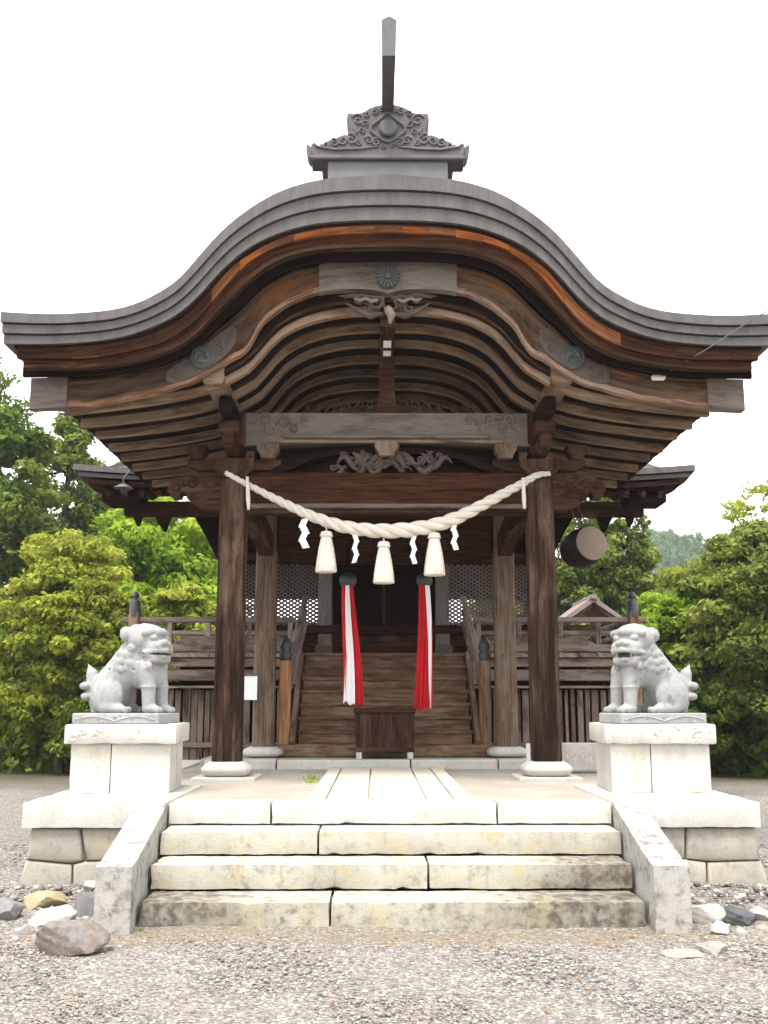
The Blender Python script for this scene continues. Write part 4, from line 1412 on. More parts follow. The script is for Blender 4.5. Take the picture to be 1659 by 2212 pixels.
# wooden stairs
st = MB().box((0, 13.72, 0.88), (3.0, 0.24, 0.155), 0.012).build('stairs', 'stair_wood', shrine)
for i in range(7):
    zt_ = 0.955 + (FZ - 0.955) * (i + 1) / 7
    y = 13.72 + 0.195 * (i + 1) - 0.09
    MB().box((0, y + 0.125, zt_ - 0.025), (2.30, 0.27, 0.05), 0.01).build('tread', 'stair_wood', st)
    MB().box((0, y + 0.03, zt_ - 0.125), (2.26, 0.03, 0.15), 0.004).build('riser', 'stair_wood', st)
for sx in (-1, 1):
    MB().beam((sx * 1.19, 13.62, 0.92), (sx * 1.19, 15.06, FZ - 0.08), 0.07, 0.26, 0.008).build('stringer', 'stair_wood', st)
    nz = MB().beam((sx * 1.30, 13.72, 0.95), (sx * 1.30, 13.72, 2.02), 0.15, 0.15, 0.015, (0, 1, 0)).build('newel_post', 'newel' if sx < 0 else 'stair_wood', shrine)
    MB().lathe([(0.07, 2.02), (0.082, 2.05), (0.082, 2.12), (0.065, 2.13), (0.065, 2.15), (0.083, 2.19), (0.078, 2.25), (0.045, 2.30), (0.012, 2.335), (0.001, 2.34)], (sx * 1.30, 13.72, 0), 20).build('finial', 'bronze_dark', nz, 40)
    for o_, z_, w_ in ((0.0, 0.0, 0.075), (0.0, -0.19, 0.06), (0.0, -0.36, 0.07)):
        MB().beam((sx * 1.27, 13.74, 1.93 + z_), (sx * 1.14, 15.05, 2.98 + z_), w_, w_, 0.02).build('hand_rail', 'rail_wood', shrine)
    for t in (0.33, 0.66):
        x, y, z = sx * (1.27 - .13 * t), 13.74 + 1.31 * t, 1.93 + 1.05 * t
        MB().beam((x, y, z - 0.55), (x, y, z), 0.06, 0.06, 0.006, (0, 1, 0)).build('rail_strut', 'rail_wood', shrine)
# veranda: floor boards end-on, beams, skirt of planks, posts and rails
for k in range(26):
    x0 = -VX + k * (2 * VX / 26)
    MB().box((x0 + VX / 26, VY + 0.75, FZ - 0.03), (2 * VX / 26 - 0.006, 1.6, 0.06), 0.006).build('floor_board', 'rail_wood', shrine)
MB().box((0, VY + 0.12, FZ - 0.13), (2 * VX - 0.1, 0.16, 0.12), 0.01).build('veranda_beam', 'plank', shrine)
MB().box((0, VY + 0.16, FZ - 0.31), (2 * VX - 0.2, 0.14, 0.16), 0.012).build('veranda_beam', 'rail_wood', shrine)
for sx in (-1, 1):
    MB().box((sx * 2.45, VY + 0.12, FZ - 0.48), (2.3, 0.20, 0.035), 0.008).build('ledge_board', 'rail_wood', shrine)
    x = 1.36
    k = 0
    while x < VX - 0.12:
        w = random.uniform(0.085, 0.135)
        yy = VY + 0.24 + random.uniform(-0.02, 0.02)
        MB().box((sx * (x + w / 2), yy, 1.12), (w - random.uniform(0.01, 0.045), 0.03, 1.10 + random.uniform(-0.03, 0.02)), 0.004).build('plank', 'plank', shrine)
        x += w
    MB().box((sx * 2.45, VY + 0.20, 0.88), (2.3, 0.05, 0.07), 0.008).build('plank_batten', 'plank', shrine)
    MB().box((sx * 2.5, VY + 0.34, 1.1), (2.3, 0.03, 1.35), 0.004).build('skirt_backing', 'timber_dark', shrine)
    # side skirt
    for k in range(7):
        MB().box((sx * (VX - 0.18), VY + 0.35 + k * 0.33, 1.1), (0.03, 0.30, 1.2), 0.004).build('plank', 'plank', shrine)
    cp = MB().beam((sx * VX, VY + 0.05, 0.55), (sx * VX, VY + 0.05, 2.78), 0.15, 0.15, 0.02, (0, 1, 0)).build('corner_post', 'stair_wood', shrine)
    MB().lathe([(0.082, 2.70), (0.086, 2.74), (0.078, 2.93), (0.058, 2.955), (0.038, 2.965), (0.036, 2.98), (0.056, 3.0), (0.054, 3.03), (0.03, 3.065), (0.001, 3.075)], (sx * VX, VY + 0.05, 0), 20).build('finial', 'bronze_dark', cp, 40)
    for z, r_, e in ((2.66, 0.042, 0.18), (2.47, 0.036, 0.0), (2.25, 0.06, 0.0)):
        MB().beam((sx * 1.3, VY + 0.05, z), (sx * (VX + e), VY + 0.05, z), r_ * 1.7, r_ * 2, 0.022).build('railing', 'rail_wood', shrine)
        MB().beam((sx * VX, VY + 0.05, z), (sx * VX, 17.6, z), r_ * 1.7, r_ * 2, 0.022).build('railing', 'rail_wood', shrine)
    for x in (1.36, 1.95, 2.55, 3.1):
        MB().beam((sx * x, VY + 0.05, FZ), (sx * x, VY + 0.05, 2.62), 0.075, 0.075, 0.01, (0, 1, 0)).build('rail_strut', 'rail_wood', shrine)
    MB().beam((sx * 2.62, VY + 0.05, 2.50), (sx * 3.05, VY + 0.05, 2.30), 0.03, 0.045, 0.006).build('rail_brace', 'rail_wood', shrine)
    MB().box((sx * 2.2, VY + 0.02, 2.34), (1.5, 0.03, 0.17), 0.004).build('rail_panel', 'plank', shrine)
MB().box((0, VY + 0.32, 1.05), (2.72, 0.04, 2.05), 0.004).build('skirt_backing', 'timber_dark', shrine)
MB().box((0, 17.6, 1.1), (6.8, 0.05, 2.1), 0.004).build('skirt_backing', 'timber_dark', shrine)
# walls: posts
for x in (-hx, -0.92, 0.92, hx):
    MB().beam((x, HY, FZ), (x, HY, 4.3), 0.22, 0.22, 0.02, (0, 1, 0)).build('wall_post', 'timber_grey' if abs(x) < 1 else 'timber', shrine)
for x in (-hx, hx):
    for y in (HB,):
        MB().beam((x, y, FZ), (x, y, 4.3), 0.22, 0.22, 0.02, (0, 1, 0)).build('wall_post', 'timber', shrine)
for x in (-0.92, 0.92):
    MB().box((x, HY - 0.30, FZ + 0.07), (0.26, 0.2, 0.2), 0.012).build('sill_block', 'timber_grey', shrine)
for z, h in ((FZ + 0.09, 0.16), (2.60, 0.14), (3.72, 0.18), (4.15, 0.2)):
    MB().box((0, HY - 0.06, z), (2 * hx - 0.24, 0.12, h), 0.012).build('wall_beam', 'timber_red', shrine)
MB().box((0, HY + 0.03, 2.42), (2 * hx - 0.24, 0.05, 0.30), 0.006).build('wall_board', 'timber', shrine)
MB().box((0, HY + 0.03, 3.93), (2 * hx - 0.24, 0.05, 0.30), 0.006).build('wall_board', 'timber_dark', shrine)
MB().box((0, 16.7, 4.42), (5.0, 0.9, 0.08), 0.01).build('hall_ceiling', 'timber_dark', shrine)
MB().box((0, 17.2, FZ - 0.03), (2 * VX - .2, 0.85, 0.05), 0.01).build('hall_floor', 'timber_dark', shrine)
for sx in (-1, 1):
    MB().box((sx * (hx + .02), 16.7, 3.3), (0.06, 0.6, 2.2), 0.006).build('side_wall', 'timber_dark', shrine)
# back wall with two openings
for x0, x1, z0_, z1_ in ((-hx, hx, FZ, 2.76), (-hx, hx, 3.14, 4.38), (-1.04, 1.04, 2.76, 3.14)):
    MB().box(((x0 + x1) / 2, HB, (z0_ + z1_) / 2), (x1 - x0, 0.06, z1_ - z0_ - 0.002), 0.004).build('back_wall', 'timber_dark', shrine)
def lattice(x0, x1, z0_, z1_, y, sp, name, mat, bar=0.015):
    """crossed slats clipped to a rectangle, joined: too fine to pick apart singly"""
    m = MB()
    sl = 0.62
    for dr_ in (1, -1):
        c = -10.0
        while c < 20:
            pts = []
            for xx in (x0, x1):
                zz = dr_ * sl * (xx - x0) + c
                if z0_ <= zz <= z1_:
                    pts.append((xx, zz))
            for zz in (z0_, z1_):
                xx = x0 + (zz - c) / (dr_ * sl)
                if x0 < xx < x1:
                    pts.append((xx, zz))
            if len(pts) == 2:
                (ax_, az), (bx_, bz) = pts
                if math.hypot(ax_ - bx_, az - bz) > 0.02:
                    m.beam((ax_, y + 0.008 * dr_, az), (bx_, y + 0.008 * dr_, bz), 0.014, bar, 0.002, (0, 0, 1))
            c += sp
    o = m.build(name, mat, shrine)
    o['kind'] = 'stuff'
    return o
for sx in (-1, 1):
    a, b = sorted((sx * 1.03, sx * 2.31))
    lattice(a, b, 2.67, 3.63, HY - 0.02, 0.062, 'lattice', 'timber_grey', 0.029)
    a, b = sorted((sx * 0.03, sx * 0.80))
    lattice(a, b, 2.67, 3.63, HY - 0.02, 0.062, 'lattice', 'timber_dark', 0.024)
    MB().box((sx * 0.415, HY + 0.03, 3.15), (0.8, 0.02, 0.96), 0.003).build('door_panel', 'timber_dark', shrine)
MB().beam((0, HY - 0.05, 2.67), (0, HY - 0.05, 3.63), 0.05, 0.05, 0.008, (0, 1, 0)).build('door_stile', 'timber', shrine)
# hall roof: hipped skirt with upturned corner, layered edge
EZ, EX, EY0, EY1 = 4.61, 4.27, 14.45, 16.95
def hip(z_off, grow, thick, name, mat, par, y_in=16.0):
    m = MB()
    nx_ = 25
    rings = []
    x = np.linspace(-1, 1, nx_)
    e = EX + grow
    for q in x:
        up = 0.10 * abs(q) ** 4
        yo = EY0 - grow + 0.0
        xi = q * 3.1
        rings.append([(q * e, yo, EZ + up + z_off), (q * e, yo, EZ + up + z_off + thick), (q * (e * .6 + 3.1 * .4), 15.2, EZ + 0.20 + z_off + thick), (xi, y_in, EZ + 0.95 + z_off + thick), (xi, y_in, EZ + 0.6 + z_off)])
    m.loft(rings)
    m.loft([[(q * e, EY1 + grow, EZ + .38 + z_off), (q * e, EY1 + grow, EZ + .38 + z_off + thick), (q * 3.1, 16.4, EZ + 0.95 + z_off + thick), (q * 3.1, 16.4, EZ + 0.6 + z_off)] for q in x])
    for sx in (-1, 1):
        rr_ = []
        for q in np.linspace(0, 1, 13):
            y = (EY0 - grow) * (1 - q) + (EY1 + grow) * q
            yi = 16.0 * (1 - q) + 16.4 * q
            ym = 15.2 * (1 - q) + 16.7 * q
            xm = e * .6 + 3.1 * .4
            up = 0.10 * abs(2 * q - 1) ** 4 + 0.28 * q
            rr_.append([(sx * e, y, EZ + up + z_off), (sx * e, y, EZ + up + z_off + thick), (sx * xm, ym, EZ + 0.20 + z_off + thick), (sx * 3.1, yi, EZ + 0.95 + z_off + thick), (sx * 3.1, yi, EZ + 0.6 + z_off)])
        m.loft(rr_)
    return m.build(name, mat, par, 35)
hr = hip(0.0, 0.12, 0.085, 'hall_roof', 'roof_edge', shrine)
hip(-0.075, 0.06, 0.06, 'roof_layer', 'ornament', hr)
hip(-0.16, -0.05, 0.07, 'eave_board', 'timber', hr)
m = MB()
m.loft([[(x, 15.95, 5.6), (x, 16.2, 6.4), (x, 16.45, 5.6)] for x in (-3.15, 3.15)])
m.build('hall_gable_roof', 'roof_edge', shrine)
for sx in (-1, 1):
    # eave brackets and corner box under the hall roof
    MB().box((sx * 3.80, 15.0, 4.41), (0.56, 0.55, 0.17), 0.02).build('eave_box', 'timber_dark', shrine)
    MB().box((sx * 3.0, 15.2, 4.30), (1.7, 0.16, 0.22), 0.02).build('eave_beam', 'timber', shrine)
    for x, zt_, zb_, w in ((3.66, 4.36, 4.05, 0.15), (3.28, 4.36, 3.97, 0.24)):
        MB().prism([(sx * (x - w / 2), zt_), (sx * (x + w / 2), zt_), (sx * (x + w * 0.42), (zt_ + zb_) / 2), (sx * (x - w * 0.05), zb_), (sx * (x - w * 0.2), zb_ + 0.02), (sx * (x - w * 0.45), (zt_ + zb_) / 2)], 15.15, 15.29).build('hanging_bracket', 'timber_dark', shrine)
    MB().prism([(sx * x, z) for x, z in ((2.92, 4.32), (2.35, 4.32), (2.35, 3.25), (2.42, 3.25), (2.47, 3.5), (2.58, 3.72), (2.74, 4.02))], 15.6, 15.75).build('wing_bracket', 'timber_dark', shrine)
    for i in range(7):
        x = 2.5 + i * 0.24
        MB().beam((sx * x, 14.55, EZ - 0.20), (sx * x, 15.9, EZ + 0.25), 0.07, 0.09, 0.01).build('hall_rafter', 'timber', shrine)

# ================================================================== THINGS ON AND ABOUT THE SHRINE
# ---- sacred rope
YR = 11.12
rope = thing('sacred_rope', 'thick twisted straw rope with tassels sagging between the front pillars', 'rope', (0, YR, 3.4))
rp_ = [P(u, v, YR) for u, v in ((487, 1021), (545, 1052), (610, 1085), (680, 1117), (750, 1139), (835, 1147), (920, 1139), (990, 1117), (1060, 1081), (1120, 1049), (1160, 1027), (1188, 1023))]
fx_ = hermite(range(len(rp_)), [p.x for p in rp_])
fz_ = hermite(range(len(rp_)), [p.z for p in rp_])
NS = 220
tt = np.linspace(0, len(rp_) - 1, NS)
cx_, cz_ = fx_(tt), fz_(tt)
def rrad(t):
    q = abs(2 * t / (len(rp_) - 1) - 1)
    return 0.024 + 0.056 * max(0.0, 1 - q ** 1.3) ** 1.25
phi = 0.0
frames = []
for i in range(NS):
    a, b = max(0, i - 1), min(NS - 1, i + 1)
    t = Vector((cx_[b] - cx_[a], 0, cz_[b] - cz_[a])).normalized()
    nrm = Vector((-t.z, 0, t.x))
    r_ = rrad(tt[i])
    if i:
        phi += math.hypot(cx_[i] - cx_[i - 1], cz_[i] - cz_[i - 1]) / (r_ * 1.2)
    frames.append((Vector((cx_[i], YR, cz_[i])), nrm, r_, phi))
for k in range(3):
    pts, rd = [], []
    for c, nrm, r_, ph in frames:
        a = -ph + k * 2 * math.pi / 3
        pts.append(c + nrm * (0.50 * r_ * math.cos(a)) + Vector((0, 1, 0)) * (0.50 * r_ * math.sin(a)))
        rd.append(r_ * 0.60)
    MB().tube(pts, rd, 10).build('strand', 'straw', rope, 60)
for i, (u, v0, v1) in enumerate(((705, 1148, 1236), (829, 1170, 1260), (938, 1151, 1243))):
    a, b = P(u, v0, YR), P(u, v1, YR)
    h = a.z - b.z
    ts = MB().lathe([(0.02, h * .97), (0.042, h), (0.058, h * 0.985), (0.066, h * 0.93), (0.064, h * 0.88), (0.055, h * 0.86), (0.062, h * 0.80), (0.085, h * 0.55), (0.105, h * 0.25), (0.116, 0.012), (0.108, 0.0), (0.05, 0.004), (0.001, 0.006)], (a.x, YR, b.z), 44, None, 0.012).build('tassel', 'straw', rope, 50)
    MB().lathe([(0.067, h * .905), (0.072, h * .895), (0.072, h * .875), (0.06, h * .865)], (a.x, YR, b.z), 24).build('binding', 'straw', ts, 50)
    MB().tube([(a.x, YR, a.z - 0.01), (a.x, YR, a.z + 0.09)], 0.008, 6).build('cord', 'straw', ts)
def shide(u, v0, v1, w, dirn):
    a, b = P(u, v0, YR), P(u, v1, YR)
    h = a.z - b.z
    m = MB()
    n = 4
    x = a.x
    for k in range(n):
        z1_, z0_ = a.z - h * k / n, a.z - h * (k + 1) / n - 0.012
        dx = w * 0.55 * (1 if k % 2 else -1) * dirn
        y = YR - 0.02 + 0.012 * (k % 2)
        q = [(x - w / 2, z1_), (x + w / 2, z1_ + 0.008), (x + dx + w / 2, z0_ + 0.01), (x + dx - w / 2, z0_)]
        t_ = 0.0015
        m.add([(p[0], y + 0.02 * (i in (2, 3)), p[1]) for i, p in enumerate(q)] + [(p[0], y + t_ + 0.02 * (i in (2, 3)), p[1]) for i, p in enumerate(q)],
              [(0, 1, 2, 3), (7, 6, 5, 4), (0, 4, 5, 1), (1, 5, 6, 2), (2, 6, 7, 3), (3, 7, 4, 0)])
        x += dx * 0.75
    m.tube([(a.x, YR - .005, a.z - 0.01), (a.x, YR, a.z + 0.05)], 0.006, 5)
    m.build('paper_streamer', 'paper', rope)
shide(660, 1122, 1182, 0.075, 1)
shide(766, 1156, 1214, 0.05, -1)
shide(895, 1160, 1216, 0.05, 1)
shide(984, 1130, 1186, 0.055, 1)
for u, v0, v1 in ((537, 1030, 1101), (1133, 1032, 1099)):
    a, b = P(u - 3, v0, YR - 0.05), P(u, v1, YR - 0.05)
    MB().tube([a, a.lerp(b, .3), a.lerp(b, .7), b], [0.016, 0.02, 0.024, 0.014], 8).build('rope_end', 'straw', rope, 60)

# ---- bell ropes of red and white cloth
def bell_rope(label, u0, u1, v0, v1, w0, w1, stripes):
    a, b = P(u0, v0, 13.36), P(u1, v1, 13.36)
    t = thing('bell_rope', label, 'bell rope', (b.x, 13.36, b.z), 0, 'bell ropes')
    h = a.z - b.z
    ns_, nc = 14, 9
    for j, (sa, sb, mat) in enumerate(stripes):
        m = MB()
        rings = []
        for i in range(ns_):
            q = i / (ns_ - 1)
            w = w0 + (w1 - w0) * q ** 0.8
            z = a.z - h * q
            if isinstance(sa, tuple):
                s0, s1 = sa[0] + (sb[0] - sa[0]) * q, sa[1] + (sb[1] - sa[1]) * q
            else:
                s0, s1 = sa, sb
            front = -0.012 if mat == 'cloth_white' else 0.0
            xm = a.x + (b.x - a.x) * q + 0.01 * math.sin(q * 5 + u0)
            ring_f, ring_b = [], []
            for c in range(nc):
                s_ = s0 + (s1 - s0) * c / (nc - 1)
                ed_ = abs(2 * c / (nc - 1) - 1)
                y = 13.36 + front - 0.05 * math.sqrt(max(0, 1 - (2 * s_ - 1) ** 2)) + 0.018 * math.sin(s_ * 26 + q * 2 + j) * (0.4 + q)
                zz = z - ((0.022 * math.sin(s_ * 17 + j * 2) + 0.02 * math.sin(s_ * 5 + u0)) if i == ns_ - 1 else 0)
                ring_f.append((xm + (s_ - 0.5) * w, y, zz))
                ring_b.append((xm + (s_ - 0.5) * w, y + 0.03, zz))
            rings.append(ring_f + ring_b[::-1])
        m.loft(rings)
        m.build('cloth_strip', mat, t, 60)
    MB().lathe([(0.02, -0.02), (w0 * 0.62, -0.02), (w0 * 0.78, 0.03), (w0 * 0.7, 0.10), (w0 * 0.3, 0.14), (0.02, 0.15)], (a.x, 13.36, a.z), 20).build('cap', 'bronze_dark', t, 50)
    MB().tube([(a.x, 13.36, a.z + 0.12), (a.x, 13.38, a.z + 0.36), (a.x, 13.42, 3.5)], 0.02, 8).build('cord', 'timber_dark', t)
bell_rope('red cloth bell rope with a broad white strip, left of the offering box', 752, 763, 1262, 1521, 0.145, 0.265,
          [((0.0, 0.38), (0.0, 0.10), 'cloth_red'), ((0.34, 0.66), (0.02, 0.58), 'cloth_white'), ((0.60, 1.0), (0.54, 1.0), 'cloth_red')])
bell_rope('red cloth bell rope with a white edge hanging right of the offering box', 917, 916, 1262, 1531, 0.135, 0.235,
          [(0.0, 0.45, 'cloth_red'), ((0.40, 0.62), (0.40, 0.86), 'cloth_red'), ((0.56, 1.0), (0.84, 0.94), 'cloth_white'), ((0.97, 1.0), (0.92, 1.0), 'cloth_red')])

# ---- offering box
ob0, ob1 = P(766, 1600, 13.05), P(896, 1600, 13.05)
bw_ = ob1.x - ob0.x
bx = (ob0.x + ob1.x) / 2
box = thing('offering_box', 'dark worn wooden offering box on pale feet at the foot of the stairs', 'offering box', (bx, 13.28, 0.80))
m = MB()
rings = []
for s_, z in ((0.94, 0.885), (0.96, 1.0), (1.0, 1.36)):
    a, d = bw_ / 2 * s_, 0.22
    rings.append([(bx - a, 13.28 - d, z), (bx + a, 13.28 - d, z), (bx + a, 13.28 + d, z), (bx - a, 13.28 + d, z)])
m.loft(rings)
m.build('body', 'box_wood', box)
for y in (13.05, 13.51):
    MB().box((bx, y, 1.385), (bw_ + 0.03, 0.05, 0.06), 0.008).build('rim', 'box_wood', box)
for k in range(9):
    MB().box((bx - bw_ / 2 + 0.05 + k * (bw_ - 0.1) / 8, 13.28, 1.385), (0.035, 0.42, 0.04), 0.006).build('slat', 'box_wood', box)
MB().box((bx, 13.055, 0.915), (bw_ * 0.98, 0.03, 0.055), 0.006).build('base_rail', 'box_wood', box)
for sx in (-1, 1):
    for y in (13.08, 13.46):
        MB().box((bx + sx * (bw_ / 2 - 0.055), y, 0.842), (0.07, 0.07, 0.088), 0.012).build('foot', 'stone_white', box)

# ---- drum under the right eave
dc = P(1279, 1173, 14.2)
drum = thing('hanging_drum', 'barrel drum with pale skin hanging under the right eave', 'drum', dc)
ax = Vector((0.30, -0.94, 0.10)).normalized()
q = Vector((0, 0, 1)).rotation_difference(ax).to_matrix()
Lr, rr0 = 0.52, 0.245
MB().lathe([(rr0 * .93, -Lr), (rr0 * 1.04, -Lr * .8), (rr0 * 1.12, -Lr * .5), (rr0 * 1.05, -Lr * .18), (rr0, -0.01), (rr0 * .9, 0.0)], dc, 36, q).build('shell', 'drum_shell', drum, 50)
MB().lathe([(0.001, 0.006), (rr0 * .9, 0.004), (rr0 * .98, -0.004)], dc, 36, q).build('skin', 'drum_skin', drum, 50)
MB().lathe([(0.001, -Lr - .006), (rr0 * .9, -Lr - .004), (rr0 * .94, -Lr + .004)], dc, 36, q).build('skin', 'drum_skin', drum, 50)
m = MB()
for k in range(30):
    a = 2 * math.pi * k / 30
    c = dc + q @ Vector((rr0 * 1.0 * math.cos(a), rr0 * 1.0 * math.sin(a), -0.025))
    m.lathe([(0.001, -0.006), (0.009, -0.002), (0.009, 0.004), (0.001, 0.009)], c, 6)
m.build('tacks', 'bronze_dark', drum)
for s_ in (-0.12, -0.4):
    c = dc + ax * s_
    MB().tube([c + Vector((0, 0, rr0)), (c.x * 0.98, 14.9, 4.46)], 0.009, 6).build('hanging_cord', 'cable', drum)

# ---- lamp under the left eave
lc = P(266, 1054, 14.0)
lamp = thing('eave_lamp', 'small pale metal lamp shade under the left eave', 'lamp', lc)
MB().lathe([(0.02, 0.06), (0.035, 0.055), (0.13, 0.0), (0.135, -0.008), (0.125, -0.004), (0.03, 0.045)], lc, 24).build('shade', 'lamp_metal', lamp, 50)
MB().lathe([(0.02, 0.05), (0.022, -0.02), (0.028, -0.04), (0.02, -0.065), (0.001, -0.07)], lc, 14).build('bulb', 'lamp_metal', lamp, 50)
MB().tube([lc + Vector((0, 0, .05)), lc + Vector((0, 0, .14)), lc + Vector((.02, .5, .42))], 0.010, 6).build('arm', 'lamp_metal', lamp)

# ---- cable on the right of the gable
ca, cbp = P(1432, 812, 10.0), P(1625, 690, 9.5)
wire = thing('power_cable', 'thin cable running from a white insulator across the right gable end', 'cable', ca)
MB().tube([ca, P(1480, 782, 9.72), P(1530, 752, 9.6), cbp, cbp + Vector((0.8, -0.6, 0.35))], 0.006, 5).build('wire', 'cable', wire)
MB().box((ca.x - 0.03, 10.055, ca.z), (0.14, 0.06, 0.055), 0.015).build('insulator', 'paper', wire)
# ---- paper charms on the ridge purlin
for u, v, lab in ((835, 743, 'upper of two small white paper tags on the ridge beam'), (835, 763, 'lower of two small white paper tags on the ridge beam')):
    p = P(u, v, 10.2)
    yb = (5.30 - 1.5) / ((p.z - 1.5) / 10.2)
    tag(MB().box((0, yb, 5.296), (0.085, 0.22 if v < 750 else 0.17, 0.003), 0.001).build('paper_tag', 'paper'), lab, 'paper tag', 'paper tags on the ridge beam')
# ---- notice
p0, p1 = P(527, 1461, 13.38), P(555, 1512, 13.38)
no = thing('notice_sheet', 'blank white notice sheet hanging between the left front and inner pillars', 'notice', ((p0.x + p1.x) / 2, 13.38, p1.z))
MB().box(((p0.x + p1.x) / 2, 13.38, (p0.z + p1.z) / 2), (p1.x - p0.x, 0.006, p0.z - p1.z), 0.002).build('sheet', 'paper', no)
MB().box(((p0.x + p1.x) / 2, 13.392, (p0.z + p1.z) / 2), (p1.x - p0.x - 0.02, 0.012, p0.z - p1.z - 0.02), 0.002).build('backing_board', 'plank', no)
# ---- engraved tablet right of the right pillar
p0, p1 = P(1212, 1605, 12.2), P(1300, 1662, 12.2)
tb = thing('stone_tablet', 'low white stone tablet with faint red characters behind the right pillar base', 'tablet', ((p0.x + p1.x) / 2, 12.3, PT))
MB().box(((p0.x + p1.x) / 2, 12.28, PT + (p0.z - PT) / 2 + 0.004), (p1.x - p0.x, 0.16, p0.z - PT - 0.01), 0.014).build('slab', 'stone_white', tb)
zc = PT + (p0.z - PT) * 0.42
for ch_, u in (('村', 1233), ('風', 1266)):
    pc = P(u, 1640, 12.2)
    glyph(ch_, 0.17, (pc.x, 12.1975, zc + 0.02), 'glyph_red', tb)
# ---- downpipe by the right pillar
a = P(1143, 1606, 11.9)
MBp = MB().tube([(a.x, 11.9, a.z), (a.x, 11.9, PT + 0.12), (a.x + 0.02, 11.88, PT + 0.05), (a.x + 0.09, 11.82, PT + 0.03)], 0.035, 10)
tag(MBp.build('drain_pipe', 'white_metal', None, 50), 'short pale drain pipe elbow beside the right front pillar', 'pipe')

